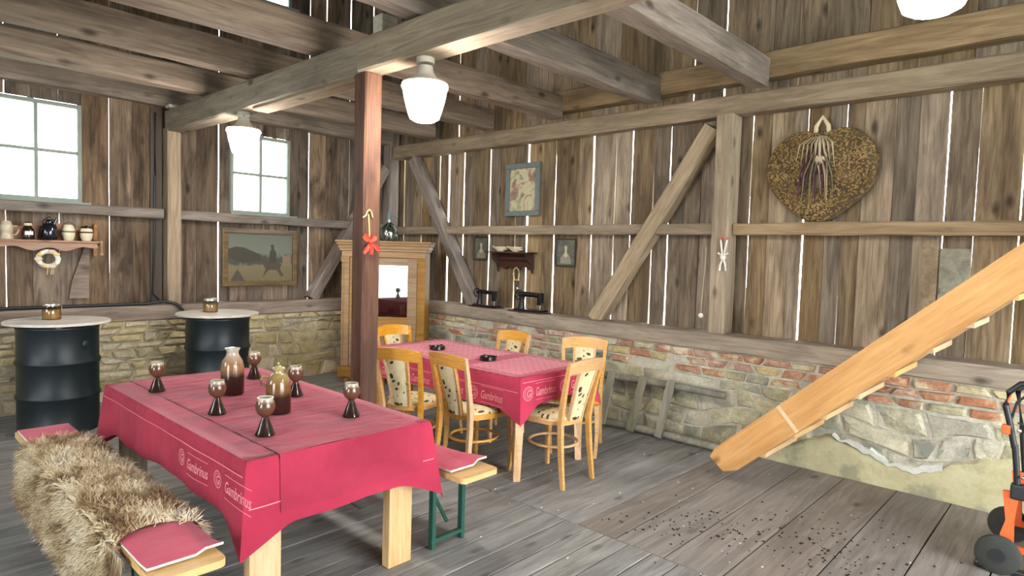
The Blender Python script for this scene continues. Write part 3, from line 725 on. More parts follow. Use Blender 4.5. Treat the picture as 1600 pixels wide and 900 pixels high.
CH = [((3.53, 2.84), 0, 'beech chair at the near end of the patterned table, nearest the camera'),
      ((3.19, 3.30), -90, 'beech chair showing its back beside the red bench, nearest that bench end'),
      ((3.03, 3.81), -66, 'beech chair with its back close to the free standing brown post'),
      ((4.17, 3.10), 118, 'beech chair on the ladder side of the table, nearest the ladder'),
      ((3.945, 3.88), 90, 'beech chair on the stone wall side, below the two sewing machines'),
      ((3.57, 4.56), 178, 'beech chair at the far table end in front of the cabinet')]
ch0 = make_chair(CH[0][2])
for i, ((x, y), a, lb) in enumerate(CH):
    c = ch0 if i == 0 else copy_tree(ch0)
    c.location = (x, y, 0); c.rotation_euler = (0, 0, math.radians(a)); c['label'] = lb
# ---------------------------------------------------------------- beer benches, pads, sheepskin
def bench(x0, x1, y0, y1, label):
    t = thing('folding_bench', label, 'bench', ((x0+x1)/2, (y0+y1)/2, 0), 0, 'folding benches of the long table')
    w, L = (x1-x0)/2, (y1-y0)/2
    po = []
    for sx, sy, a0 in ((1, 1, 0), (-1, 1, 90), (-1, -1, 180), (1, -1, 270)):
        for k in range(5): a = math.radians(a0+22.5*k); po.append((sx*(w-.03)+.03*math.cos(a), sy*(L-.03)+.03*math.sin(a)))
    MB().prism(po, .427, .455, 'XY').build('seat_board', 'bench_pine', t)
    for s in (-1, 1):
        yy = s*(L-.26)
        f = struct_leg = MB()
        for q in (-1, 1): f.box(q*(w-.025)-.012, yy-.016, 0, q*(w-.025)+.012, yy+.016, .427)
        f.box(-w+.01, yy-.014, .035, w-.01, yy+.014, .055).box(-w+.01, yy-.016, .405, w-.01, yy+.016, .427)
        f.build('leg_frame', 'green_metal', t)
        MB().sweep([(-.06, yy, .41), (-w+.02, yy, .33)], .02, .006).build('gusset', 'green_metal', t)
        MB().sweep([(0, yy, .12), (0, yy-s*.3, .42)], .02, .008).build('brace_bar', 'green_metal', t)
    return t
bench(.72, .97, 2.28, 4.66, 'bench draped with a shaggy sheepskin, left of the long table')
bench(2.145, 2.405, 2.29, 4.48, 'bench with one red pad between the long table and the chairs')
def pad(x0, x1, y0, y1, z, label, curl=.012, mat='pad_red'):
    t = thing('seat_pad', label, 'cushion', ((x0+x1)/2, (y0+y1)/2, z), 0, 'red bench pads')
    w, L = (x1-x0)/2, (y1-y0)/2; n, k = 8, 12
    def sheet(za, zb, e):
        V = []
        for i in range(n+1):
            for j in range(k+1):
                u, v = i/n*2-1, j/k*2-1; lift = curl*max(0, -v-.6)/.4*(.3+.7*(u > .3))
                V.append((u*(w+e), v*(L+e), lift+za+(zb-za)*(1-max(abs(u), abs(v))**8)))
        return V, [(i*(k+1)+j, (i+1)*(k+1)+j, (i+1)*(k+1)+j+1, i*(k+1)+j+1) for i in range(n) for j in range(k)]
    m = MB(); m.add(*sheet(.010, .020, 0)); m.build('cover', mat, t, True)
    V, F = sheet(.009, .011, .001); V2 = [(x, y, zz-.009 if zz < .02 else zz-.009) for x, y, zz in V]
    m = MB(); m.add(V, F); m.add(V2, F)
    ring = [i*(k+1) for i in range(n+1)]+[n*(k+1)+j for j in range(1, k+1)]+[i*(k+1)+k for i in range(n-1, -1, -1)]+[j for j in range(k-1, 0, -1)]
    B = len(V); m.F += [(ring[q], ring[(q+1) % len(ring)], ring[(q+1) % len(ring)]+B, ring[q]+B) for q in range(len(ring))]
    m.build('white_underside', 'white_paint', t, True)
    return t
pad(.735, .985, 4.22, 4.64, .456, 'faded red seat pad at the far end of the sheepskin bench')
pad(.725, .985, 2.36, 2.74, .456, 'red seat pad at the near end of the sheepskin bench', .02)
pad(2.15, 2.405, 2.39, 3.62, .456, 'long red seat pad on the bench beside the chairs', .03)
# sheepskin
fl = thing('sheepskin', 'shaggy cream and brown sheepskin draped over the left bench', 'sheepskin', (.845, 3.45, 0))
def fleece_pt(s, y):
    """s: -1..1 across, y local along; returns point and normal"""
    ld = .22+.10*max(0, min(1, (.3-y)/.9)) + .03*math.sin(4*y); rd = .11+.03*math.sin(5*y+1); hw, R = .13, .03
    L = ld+2*hw+rd; d = (s+1)/2*L; z0 = .472
    if d < ld: p = Vector((-hw-R*.6-.02*(1-d/ld), y, z0-R*.5-(ld-d))); n = Vector((-1, 0, .15))
    elif d < ld+2*hw:
        q = (d-ld)/(2*hw)*2-1; p = Vector((q*(hw+.015), y, z0+.012*(1-q**4))); n = Vector((.5*q**5, 0, 1))
    else: p = Vector((hw+R*.6+.01, y, z0-R*.5-(d-ld-2*hw))); n = Vector((1, 0, .15))
    return p, n.normalized()
def fl_y(s, t):
    a = -.80+.05*math.sin(5*s)-(.10 if s < -.3 else 0)*1; b = .76+.04*math.sin(4*s+1); return a+(b-a)*t
NS, NY = 30, 40; V = []
for i in range(NS+1):
    for j in range(NY+1):
        s = i/NS*2-1; V.append(fleece_pt(s, fl_y(s, j/NY))[0])
MB().add(V, [(i*(NY+1)+j, (i+1)*(NY+1)+j, (i+1)*(NY+1)+j+1, i*(NY+1)+j+1) for i in range(NS) for j in range(NY)]).build('hide', 'fleece_wool', fl, True)
fr = random.Random(3); m = MB(); Vv = m.V; Ff = m.F
for q in range(26000):
    s = fr.uniform(-1, 1); p, n = fleece_pt(s, fl_y(s, fr.random())); L = fr.uniform(.035, .068)
    cl = Vector((math.sin(p.x*40+p.y*23), math.sin(p.y*31+p.x*17), -.5))*.55     # locks lean together
    d = (n+cl+Vector((fr.gauss(0, .35), fr.gauss(0, .35), fr.gauss(0, .3)))).normalized()
    sd = d.cross(Vector((fr.uniform(-1, 1), fr.uniform(-1, 1), fr.uniform(-1, 1)))).normalized(); w = fr.uniform(.0013, .0028)
    k = d.cross(sd); b = len(Vv); g = Vector((0, 0, -.012))
    for f_, ww, cu in ((0, 1, 0), (.4, .95, .006), (.75, .65, -.002), (1, .1, .007)):
        c = p+d*L*f_+k*cu*fr.uniform(.5, 1.5)+g*f_*f_
        if abs(c.x) < .16 and c.z < .458: c.z = .458
        Vv.append(tuple(c-sd*w*ww)); Vv.append(tuple(c+sd*w*ww))
    Ff += [(b, b+1, b+3, b+2), (b+2, b+3, b+5, b+4), (b+4, b+5, b+7, b+6)]
wool = m.build('wool', 'fleece_wool', fl, False, fix=False); wool['kind'] = 'stuff'
# ---------------------------------------------------------------- stoneware on the long table
ZT = .743
GB = [((1.27, 3.95), 'stoneware goblet nearest the dark drum with the white lid, on the far left corner'), ((1.32, 3.24), 'stoneware goblet by the dark overlay edge, left of the bottle'), ((1.85, 3.97), 'stoneware goblet behind the bottle, nearest the second drum'),
      ((1.33, 2.74), 'stoneware goblet in front of the handled jug, nearest the camera'), ((1.81, 3.36), 'stoneware goblet half hidden just behind the handled jug'), ((1.80, 2.77), 'stoneware goblet alone near the right edge, before the brown post')]
gpro = [(.0, 0), (.042, 0), (.045, .005), (.04, .014), (.028, .045), (.017, .075), (.014, .082), (.02, .088), (.034, .1), (.042, .118), (.043, .135), (.038, .152), (.033, .163), (.034, .172), (.031, .172), (.030, .163), (.036, .14), (.03, .112), (0, .1)]
def place_first(o, x, y, z, lb, i): o.location = (x, y, z); o['label'] = lb
g0 = MB().lathe(gpro, 24).build('goblet', 'glaze_goblet', None, True); tag(g0, GB[0][1], 'goblet', 'stoneware goblets')
for i, ((x, y), lb) in enumerate(GB):
    g = g0 if i == 0 else g0.copy()
    if i: COL.objects.link(g)
    g.location = (x, y, ZT); g['label'] = lb; g.rotation_euler = (0, 0, i*1.3)
bo = MB().lathe([(0, 0), (.058, 0), (.062, .006), (.063, .1), (.062, .16), (.054, .195), (.038, .22), (.032, .238), (.034, .252), (.041, .262), (.041, .266), (.033, .264), (.027, .245), (.03, .22), (0, .15)], 28).build('stoneware_bottle', 'glaze_bottle', None, True)
tag(bo, 'brown stoneware bottle with a pale glazed neck, without handle', 'bottle'); bo.location = (1.56, 3.62, ZT)
jg = thing('stoneware_jug', 'brown stoneware jug with a small ear handle and knobbed stopper', 'jug', (1.56, 3.07, ZT), math.radians(-20))
MB().lathe([(0, 0), (.058, 0), (.061, .006), (.061, .11), (.059, .15), (.051, .18), (.036, .2), (.026, .207), (.024, .218), (.031, .225), (.031, .232), (.02, .232), (0, .222)], 28).build('body', 'glaze_jug', jg, True)
MB().sweep([(-.05, .02, .185), (-.075, .02, .19), (-.085, .02, .17), (-.08, .02, .148), (-.058, .01, .14)], .011, .014, n=8).build('handle', 'glaze_jug', jg, True)
MB().lathe([(0, .226), (.02, .232), (.016, .24), (.006, .245), (.009, .253), (0, .26)], 14).build('stopper', 'glaze_jug', jg, True)
# ashtrays
for x, y, a, lb in ((3.56, 4.17, .3, 'black ashtray on the far half of the patterned cloth'), (3.53, 3.52, 1.2, 'black ashtray on the near half of the patterned cloth')):
    t = thing('ashtray', lb, 'ashtray', (x, y, .748), a, 'black ashtrays')
    MB().lathe([(0, 0), (.062, 0), (.068, .006), (.066, .03), (.06, .032), (.053, .03), (.05, .01), (0, .008)], 24).build('bowl', 'ashtray_black', t, True)
    for k in range(3):
        an = 2.09*k; MB().cbox(.05, -.011, .026, .072, .011, .036, .003, Matrix.Rotation(an, 4, 'Z')).build('rest', 'ashtray_black', t)
# ---------------------------------------------------------------- oil drums with round board tops
def drum(x, y, label, lb_top, lb_jar, jx, jy, sc):
    t = thing('oil_drum', label, 'drum', (x, y, 0), sc, 'oil drums used as standing tables')
    r = .29; pro = [(0, 0), (r+.004, 0), (r+.006, .012), (r, .02)]
    for z in (.3, .585): pro += [(r, z-.03), (r+.012, z-.008), (r+.014, z), (r+.012, z+.008), (r, z+.03)]
    pro += [(r, .855), (r+.004, .862), (r+.007, .872), (r+.004, .88), (r-.008, .88), (r-.012, .865), (0, .862)]
    MB().lathe(pro, 48).build('shell', 'drum_blue', t, True)
    MB().lathe([(0, 0), (.03, 0), (.03, .008), (.018, .012), (0, .012)], 14, M=Matrix.Translation((.05, -r-.0, .74)) @ Matrix.Rotation(math.pi/2, 4, 'X')).build('bung', 'drum_blue', t, True)
    for s in (-1, 1): MB().box(s*.13-.02, -.25, .88, s*.13+.02, .25, .9).build('batten', 'timber', t)
    d = thing('drum_top', lb_top, 'table top', (x, y, .9), sc, 'round board tops')
    MB().lathe([(0, 0), (.372, 0), (.377, .003), (.377, .019), (.374, .022), (0, .022)], 56).build('disc', 'pale_board', d, True)
    j = thing('candle_jar', lb_jar, 'jar', (jx, jy, .922), sc, 'candle jars')
    MB().lathe([(0, 0), (.047, 0), (.05, .005), (.05, .07), (.044, .08), (.044, .09)], 24).build('glass', 'jar_glass', j, True)
    MB().lathe([(0, .004), (.048, .006), (.048, .064), (0, .066)], 20).build('candle_wax', 'wax', j, True)
    MB().lathe([(0, .09), (.049, .09), (.05, .096), (.048, .104), (.03, .108), (0, .108)], 20).build('lid', 'silver_lid', j, True)
    MB().sweep([(.052, 0, .03), (.06, .0, .075), (.055, 0, .1)], .004, n=6).build('clasp', 'silver_lid', j); j.scale = (1.35, 1.35, 1.3)
drum(1.3, 6.42, 'dark oil drum under the round top nearest the mug shelf', 'round pale board lying on the drum below the mug shelf', 'candle jar on the round top below the mug shelf', 1.27, 6.5, .3)
drum(2.62, 6.42, 'dark oil drum below the landscape painting', 'round pale board lying on the drum below the painting', 'candle jar on the round top below the painting', 2.58, 6.5, 1.9)
# ---------------------------------------------------------------- staircase
st = thing('staircase', 'orange pine open staircase rising to the right along the stone wall', 'stairs', (4.36, 1.95, 0))
ang = math.atan2(1.51, 1.67); dirv = Vector((0, -math.cos(ang), math.sin(ang)))
def stringer(x0, x1, nm):
    # local X runs up the flight; plumb/level cut at the foot
    L = 4.7; w = .205; po = [(-.02, .075), (.0, -.06), (.10, -w/2), (L, -w/2), (L, w/2), (.06, w/2)]
    M = Matrix(((0, 1, 0, 0), (dirv.y, 0, math.sin(ang), 0), (dirv.z, 0, math.cos(ang), 0), (0, 0, 0, 1)))
    base = Vector((0, .015, .115))
    M = Matrix.Translation(base) @ M
    m = MB(); n = len(po); V = [(a, x0, b) for a, b in po]+[(a, x1, b) for a, b in po]
    m.add(V, [tuple(range(n)), tuple(range(n, 2*n))[::-1]]+[(i, i+n, (i+1) % n+n, (i+1) % n) for i in range(n)])
    return m.build(nm, 'stair_pine', st, M=M)
s1 = stringer(0, .045, 'stringer'); stringer(.66, .705, 'stringer')
M1 = s1.matrix_basis.copy()
MB().box(.62, -.003, -.101, .645, .0005, .1).build('joint_strip', 'tread_pine', s1)
for i in range(1, 14):
    yy = -.12-.188*i; zz = .06+.17*i
    MB().cbox(.046, yy, zz, .659, yy+.25, zz+.035, .004, None).build('tread', 'tread_pine', st)
# ---------------------------------------------------------------- corner cabinet
ca = thing('display_cabinet', 'oak display cabinet with one glazed door across the corner', 'cabinet', (4.43, 6.19, 0), math.atan2(-.73, .68))
W2 = .5
def cbx(nm, a, mat='cabinet_wood', par=ca, c=.004): return MB().cbox(*a, c).build(nm, mat, par)
for sx in (-1, 1):
    cbx('side_panel', (sx*.48-.012, .03, .1, sx*.48+.012, .42, 1.56))
    cbx('pilaster', (sx*.445-.045, -.005, .2, sx*.445+.045, .03, 1.5))
    cbx('capital', (sx*.445-.05, -.02, 1.44, sx*.445+.05, .03, 1.5))
    MB().sweep([(sx*.445-.02, -.007, .25), (sx*.445-.02, -.007, 1.4)], .008, .008).build('reed', 'cabinet_wood', ca)
    MB().lathe([(0, 0), (.035, 0), (.05, .02), (.052, .045), (.04, .07), (.03, .08), (0, .08)], 18, (sx*.43, .05, 0)).build('bun_foot', 'cabinet_wood', ca, True)
    MB().lathe([(0, 0), (.035, 0), (.05, .02), (.052, .045), (.04, .07), (.03, .08), (0, .08)], 18, (sx*.43, .37, 0)).build('bun_foot', 'cabinet_wood', ca, True)
cbx('base', (-.52, -.03, .08, .52, .43, .2)); cbx('bottom_board', (-.468, .03, .2, .468, .41, .22)); cbx('back_panel', (-.468, .405, .2, .468, .42, 1.56))
m = MB()
for z0, z1, e in ((1.5, 1.57, .0), (1.57, 1.6, .02), (1.6, 1.64, .035), (1.64, 1.67, .05), (1.67, 1.695, .065)): m.cbox(-.49-e, -.01-e, z0, .49+e, .43, z1, .006)
m.build('cornice', 'cabinet_wood', ca)
door = cbx('door', (-.395, .0, .205, .395, .024, .72))
for a in ((-.395, .0, .72, -.285, .024, 1.495), (.285, .0, .72, .395, .024, 1.495), (-.285, .0, 1.41, .285, .024, 1.495), (-.285, .0, .72, .285, .024, .8)): cbx('door_rail', a, par=door)
cbx('raised_panel', (-.27, -.01, .28, .27, .0, .66), par=door)
MB().box(-.285, .01, .8, .285, .014, 1.41).build('glass', 'cabinet_glass', door)
MB().lathe([(0, 0), (.012, .002), (.014, .012), (.006, .016), (0, .02)], 12, M=Matrix.Translation((-.34, 0, .98)) @ Matrix.Rotation(math.pi/2, 4, 'X')).build('knob', 'black_iron', door, True)
for z in (.82, 1.1, 1.3): cbx('shelf', (-.466, .05, z-.02, .466, .4, z))
for x, h, mt, lb in ((-.12, .09, 'white_ceramic', 'white cup on the left of the lowest cabinet shelf, behind the glass'), (.06, .07, 'jar_glass', 'clear tumbler in the middle of the lowest cabinet shelf'), (.2, .11, 'cream_ceramic', 'cream beaker on the right of the lowest cabinet shelf')):
    g = MB().lathe([(0, 0), (.03, 0), (.034, .01), (.036, h), (.032, h), (.03, .015), (0, .012)], 14).build('cup', mt, None, True)
    g.location = Vector((4.43, 6.19, 0))+Matrix.Rotation(math.atan2(-.73, .68), 3, 'Z') @ Vector((x, .2, .8205)); tag(g, lb, 'cup', 'cups inside the cabinet')
dm = thing('soda_siphon', 'round glass demijohn bottle in a wire net on top of the cabinet', 'bottle', (4.58, 6.3, 1.696))
MB().lathe([(0, 0), (.095, 0), (.105, .02), (.11, .1), (.1, .16), (.06, .2), (.03, .225), (.028, .26), (.0, .26)], 24).build('glass', 'bottle_glass', dm, True)
for k in range(10):
    a = .628*k; MB().sweep([(r*math.cos(a+z*4), r*math.sin(a+z*4), z) for r, z in ((.108, .02), (.113, .1), (.103, .16), (.062, .2), (.033, .225))], .004, n=5).build('wire', 'lead_grey', dm)
MB().lathe([(0, .26), (.03, .26), (.026, .3), (.014, .34), (.012, .37), (0, .372)], 14).build('head', 'lead_grey', dm, True)
MB().sweep([(.0, 0, .3), (.05, -.05, .3), (.07, -.07, .27)], .014, n=8).build('spout', 'lead_grey', dm)
MB().sweep([(.0, 0, .33), (.05, -.02, .345), (.08, -.03, .31)], .01, n=6).build('lever', 'lead_grey', dm)
jb = thing('stoneware_jug', 'yellowish stoneware jug behind the post on top of the cabinet', 'jug', (4.37, 6.45, 1.696))
MB().lathe([(0, 0), (.05, 0), (.055, .01), (.055, .14), (.045, .18), (.03, .2), (.032, .225), (.025, .225), (0, .2)], 20).build('body', 'cream_ceramic', jb, True)
MB().sweep([(.048, -.03, .17), (.085, -.05, .175), (.09, -.055, .13), (.055, -.035, .1)], .012, n=8).build('handle', 'cream_ceramic', jb, True)
# ---------------------------------------------------------------- post decoration with the red bow
rb = thing('bow_ornament', 'straw stick with a red bow hanging on the brown post', 'ornament', (2.475, 3.622, 1.56))
MB().sweep([(0, 0, .0), (-.003, 0, .15), (-.012, 0, .27)], .012, .01, n=6).build('stick', 'straw', rb)
MB().sweep([(-.055, -.002, .245), (-.035, -.004, .26), (-.022, -.004, .29), (-.008, -.006, .3), (.008, -.004, .285), (.02, -.002, .25)], .012, .01, n=6).build('hook', 'straw', rb)
for k, (a, L, w) in enumerate(((2.5, .075, .05), (.9, .06, .045), (-.7, .1, .035), (-2.2, .1, .035), (-1.5, .09, .03))):
    d = Vector((math.cos(a), 0, math.sin(a))); c = Vector((0, -.012, .085)); s = Vector((-d.z, 0, d.x)); y = Vector((0, -.012, 0))
    MB().add([c-s*.006, c+s*.006, c+d*L*.6+s*w*.5+y, c+d*L+y*.5+s*w*.3, c+d*L*.85, c+d*L+y*.5-s*w*.3, c+d*L*.6-s*w*.5+y], [(0, 1, 2, 3, 4), (0, 4, 5, 6)]).build('ribbon_loop', 'ribbon_red', rb)
MB().sphere((0, -.014, .085), .016, 10).build('knot', 'ribbon_red', rb, True)
# ---------------------------------------------------------------- mug shelf on the back wall
ws = thing('wall_shelf', 'small reddish wooden wall shelf with a scalloped back below the left window', 'shelf', (1.38, 7.36, 1.5))
hw = .4
sc = [(-hw+.02, .09)]
for i in range(25):
    u = -hw+.02+(2*hw-.04)*i/24; sc.append((u, .24+.022*math.sin(u*13+.8)))
sc.append((hw-.02, .09))
MB().prism(sc, -.04, -.022).build('back_panel', 'shelf_wood', ws)
MB().cbox(-hw, -.26, .075, hw, -.022, .092, .003).build('shelf_board', 'shelf_wood', ws)
ap = [(-hw+.015, .075)]+[(-hw+.015+(2*hw-.03)*i/24, .008+.016*math.cos((i/24-.5)*19)-.0+.035*abs(i/12-1)**3) for i in range(25)]+[(hw-.015, .075)]
MB().prism(ap, -.235, -.22).build('apron', 'shelf_wood', ws)
for s in (-1, 1):
    MB().cbox(s*(hw+.009)-.009, -.27, .05, s*(hw+.009)+.009, -.02, .1, .003).build('end_bracket', 'shelf_wood', ws)
    MB().sweep([(s*(hw+.01), -.03, -.05), (s*(hw+.01), -.035, .1), (s*(hw+.012), -.04, .26)], .03, [.02, .018, .026]).build('end_post', 'shelf_wood', ws)
spn = MB().sweep([(1.8, 7.13, 1.56), (1.8, 7.128, 1.5), (1.8, 7.125, 1.46)], [.008, .012, .03], .008).build('hanging_spoon', 'shelf_wood'); tag(spn, 'small wooden spoon hanging at the right end of the mug shelf', 'spoon')
ZS = 1.593
def vessel(name, label, x, prof, mat, cat, extra=()):
    t = thing(name, label, cat, (x, 7.2, ZS))
    MB().lathe(prof, 24).build('body', mat, t, True)
    for nm, m2, mb in extra: mb.build(nm, m2, t, True)
    return t
vessel('beer_stein', 'pale stoneware stein with a round handle at the left of the shelf', 1.08, [(0, 0), (.05, 0), (.052, .012), (.042, .03), (.044, .06), (.046, .065), (.046, .12), (.04, .135), (.03, .16), (0, .163)], 'stein_ceramic', 'mug', [('handle', 'stein_ceramic', MB().sweep([(.04, -.01, .115), (.075, -.02, .118), (.085, -.02, .085), (.07, -.02, .045), (.04, -.01, .035)], .014, n=8))])
vessel('small_jug', 'small dark jug with a white label on the mug shelf', 1.235, [(0, 0), (.045, 0), (.05, .02), (.05, .08), (.035, .11), (.025, .125), (.028, .15), (.02, .16), (0, .158)], 'brown_ceramic', 'jug', [('label_patch', 'white_paint', MB().prism([(-.03, .042), (.03, .042), (.03, .075), (-.03, .075)], -.053, -.049)), ('neck_ring', 'cream_ceramic', MB().lathe([(.027, .125), (.031, .13), (.031, .148), (.027, .15)], 18))])
vessel('black_jug', 'large glossy black jug with bail handle in the middle of the shelf', 1.395, [(0, 0), (.055, 0), (.066, .02), (.07, .07), (.062, .12), (.045, .15), (.03, .16), (.03, .175), (.02, .19), (0, .195)], 'black_ceramic', 'jug', [('handle', 'black_ceramic', MB().sweep([(-.05, 0, .14), (-.045, 0, .18), (0, 0, .215), (.045, 0, .18), (.05, 0, .14)], .01, n=8)), ('spout', 'black_ceramic', MB().sweep([(.035, -.01, .15), (.055, -.02, .2)], [.03, .02], n=8))])
vessel('wire_handle_jar', 'cream jar with a thin raised wire handle on the shelf', 1.545, [(0, 0), (.035, 0), (.048, .03), (.055, .07), (.05, .11), (.038, .14), (.03, .15), (0, .15)], 'cream_ceramic', 'jar', [('wire_handle', 'wire_dark', MB().sweep([(-.05, 0, .1), (-.05, -.01, .15), (0, -.02, .175), (.05, -.01, .15), (.05, 0, .1)], .006, n=6)), ('painted_band', 'plaid_leaf', MB().lathe([(.0555, .075), (.055, .085), (.053, .092)], 24))])
vessel('round_jar', 'squat cream jar with dark rim at the right end of the shelf', 1.69, [(0, 0), (.036, 0), (.05, .03), (.056, .07), (.052, .105), (.04, .13), (.035, .13), (0, .12)], 'cream_ceramic', 'jar', [('dark_lid', 'brown_ceramic', MB().lathe([(.043, .125), (.05, .122), (.046, .135), (.02, .142), (0, .15)], 20)), ('painted_band', 'dried_purple', MB().lathe([(.0565, .075), (.0565, .085), (.0545, .09)], 24))])
wr = thing('wreath', 'small white and brown wreath hanging under the mug shelf', 'wreath', (1.37, 7.12, 1.42))
MB().sweep([(.068*math.cos(a)*1.1, .006*math.sin(5*a), .068*math.sin(a)) for a in [2*math.pi*i/40 for i in range(40)]], .042, .04, n=10, closed=True, up=(0, 1, 0)).build('ring', 'white_paint', wr, True)
for k in range(10):
    a = .63*k; MB().sphere((.078*math.cos(a), -.018, .07*math.sin(a)), .016+.006*(k % 3), 8, (1.2, .7, .8)).build('shell', ('white_paint', 'straw', 'rope')[k % 3], wr, True)
for k, x in enumerate((-.012, .02, .035)): MB().sweep([(x, -.01, -.06), (x+.004, -.012, -.1), (x-.002*k, -.01, -.145)], [.012, .016, .012], .004).build('ribbon_tail', 'straw', wr)
# ---------------------------------------------------------------- landscape painting
pa = thing('landscape_painting', 'framed dark landscape painting with a rider below the right window', 'painting', (3.49, 7.355, 1.12))
def framed(t, w, h, b, d, mat, canvas, ax='x'):
    for (x0, x1, z0, z1) in ((-w, w, h-b, h), (-w, w, 0, b), (-w, -w+b, b, h-b), (w-b, w, b, h-b)):
        MB().cbox(x0, -d, z0, x1, 0, z1, .008).build('frame_bar', mat, t)
    c = MB().box(-w+b, -d*.4, b, w-b, -.002, h-b).build('canvas', canvas, t); return c
framed(pa, .45, .67, .055, .05, 'frame_gilt', 'painting_canvas')
def flat(t, nm, pts, mat, y=-.0215): MB().prism(pts, y, y+.0012).build(nm, mat, t)
flat(pa, 'painted_hill', [(-.39, .34), (-.39, .43), (-.3, .46), (-.2, .45), (-.1, .41), (0, .37), (0, .3), (-.2, .27), (-.3, .29)], 'paint_dark')
flat(pa, 'painted_house', [(.27, .24), (.27, .36), (.38, .38), (.38, .24)], 'paint_house')
flat(pa, 'painted_horse', [(.02, .1), (.06, .2), (.02, .27), (.0, .33), (.05, .36), (.09, .29), (.2, .3), (.26, .26), (.24, .2), (.29, .12), (.25, .11), (.2, .19), (.1, .19)], 'paint_horse', -.0225)
flat(pa, 'painted_rider', [(.1, .28), (.11, .4), (.13, .44), (.12, .48), (.14, .5), (.16, .48), (.16, .44), (.19, .4), (.19, .28)], 'paint_dark', -.0235)
flat(pa, 'painted_tent', [(-.36, .06), (-.28, .2), (-.19, .06)], 'paint_horse', -.0225)
# black hose on the sill of the back wall
ho = MB().sweep([(-.5, 7.145, .972), (.9, 7.145, .972), (1.4, 7.14, .97), (2.2, 7.13, .972), (2.28, 7.13, .985), (2.36, 7.12, .99), (2.46, 7.1, .965), (2.52, 7.075, .9), (2.58, 7.06, .8), (2.62, 7.05, .6)], .032, n=10).build('hose', 'wire_dark', None, True)
tag(ho, 'black hose lying along the sill of the back wall', 'hose')
cb = MB().sweep([(2.31, 7.12, 1.0), (2.315, 7.33, 1.06), (2.33, 7.335, 1.5), (2.34, 7.335, 2.3), (2.34, 7.335, 2.95)], .022, n=8).build('cable_pipe', 'wire_dark', None, True)
tag(cb, 'dark cable pipe running up the back wall beside the post', 'pipe')
# ---------------------------------------------------------------- right wall decoration (things face -X)
RZ = -math.pi/2   # local -Y (front) -> world -X
def wthing(nm, lb, cat, y, z, x=5.405, group=None): return thing(nm, lb, cat, (x, y, z), RZ, group)
gp = wthing('glazed_picture', 'picture under glass in a wide grey frame above the small dark shelf', 'picture', 4.89, 2.02)
framed(gp, .26, .6, .06, .035, 'lead_grey', 'glazed_picture')
def portrait(y, z, w, h, lb):
    p = wthing('portrait_print', lb, 'picture', y, z, group='small framed portraits'); framed(p, w, h, .014, .02, 'dark_frame', 'portrait_ground')
    s = h/.3; f = lambda pts: [(a*s, b*s) for a, b in pts]
    flat(p, 'print_dress', f([(-.075, .03), (-.07, .09), (-.04, .125), (-.015, .14), (.02, .14), (.05, .12), (.07, .08), (.08, .03)]), 'portrait_dress', -.0095)
    flat(p, 'print_neck', f([(-.03, .115), (-.012, .15), (-.012, .18), (.016, .18), (.016, .15), (.035, .115), (.0, .095)]), 'portrait_pale', -.0105)
    MB().prism([(s*(.002+.019*math.cos(a)), s*(.198+.027*math.sin(a))) for a in [.52*i for i in range(12)]], -.0115, -.0103).build('print_face', 'portrait_pale', p)
portrait(5.55, 1.5, .12, .28, 'small framed portrait of a lady left of the dark shelf')
portrait(4.245, 1.47, .135, .30, 'framed portrait of a lady right of the dark shelf')
ds = wthing('bracket_shelf', 'small dark bracket shelf with a scalloped apron between two portraits', 'shelf', 4.98, 1.37)
MB().cbox(-.31, -.17, .225, .33, 0, .243, .003).build('shelf_board', 'dark_shelf', ds)
MB().prism([(-.24, .12)]+[(-.24+.5*i/20, .055+.018*math.sin(i*1.25)) for i in range(21)]+[(.26, .12), (.26, .225), (-.24, .225)], -.03, -.012).build('apron', 'dark_shelf', ds)
MB().sweep([(-.24, -.1, .165), (.26, -.1, .165)], .016, n=8).build('rail', 'dark_shelf', ds)
for x in (-.255, .275): MB().prism([(-.015, 0), (-.03, .02), (-.05, .1), (-.12, .15), (-.15, .225), (-.012, .225)], x-.011, x+.011, 'YZ').build('bracket', 'dark_shelf', ds)
for k, (x, lb) in enumerate(((-.17, 'cream sauce boat at the left end of the dark bracket shelf'), (.07, 'cream sauce boat beside the middle of the dark bracket shelf'))):
    b = thing('sauce_boat', lb, 'sauce boat', (5.32, 4.98-x, 1.614), RZ, 'cream sauce boats')
    MB().lathe([(0, 0), (.035, 0), (.036, .008), (.06, .025), (.072, .055), (.068, .055), (.05, .025), (0, .015)], 22, M=Matrix.Diagonal((1.35, .8, 1, 1))).build('bowl', 'cream_ceramic', b, True)
    MB().sweep([(-.08, 0, .04), (-.115, 0, .052), (-.13, 0, .06)], [.05, .035, .02], [.03, .02, .01], n=8).build('spout', 'cream_ceramic', b, True)
    MB().sweep([(.085, 0, .045), (.11, 0, .05), (.112, 0, .025), (.07, 0, .015)], .01, n=8).build('handle', 'cream_ceramic', b, True)
rl = wthing('straw_loop', 'plaited straw loop hanging below the dark bracket shelf', 'ornament', 4.93, 1.29, 5.37)
MB().sweep([(-.03, 0, 0), (-.045, -.005, .07), (-.035, -.005, .12), (0, -.005, .145), (.035, -.005, .12), (.045, -.005, .07), (.03, 0, 0)], .014, n=8).build('loop', 'straw', rl, True)
MB().sweep([(-.04, 0, .0), (.04, 0, .0)], .012, n=6).build('tie', 'straw', rl)
bl = wthing('tin_bell', 'tiny silver bell hanging below the straw loop', 'bell', 4.9, 1.16, 5.37)
MB().lathe([(0, .06), (.01, .058), (.018, .04), (.022, .015), (.03, 0), (.026, 0), (0, .03)], 14).build('bell', 'chrome', bl, True)
MB().sweep([(0, 0, .058), (.01, 0, .1), (0, 0, .13)], .003, n=5).build('cord', 'wire_dark', bl)
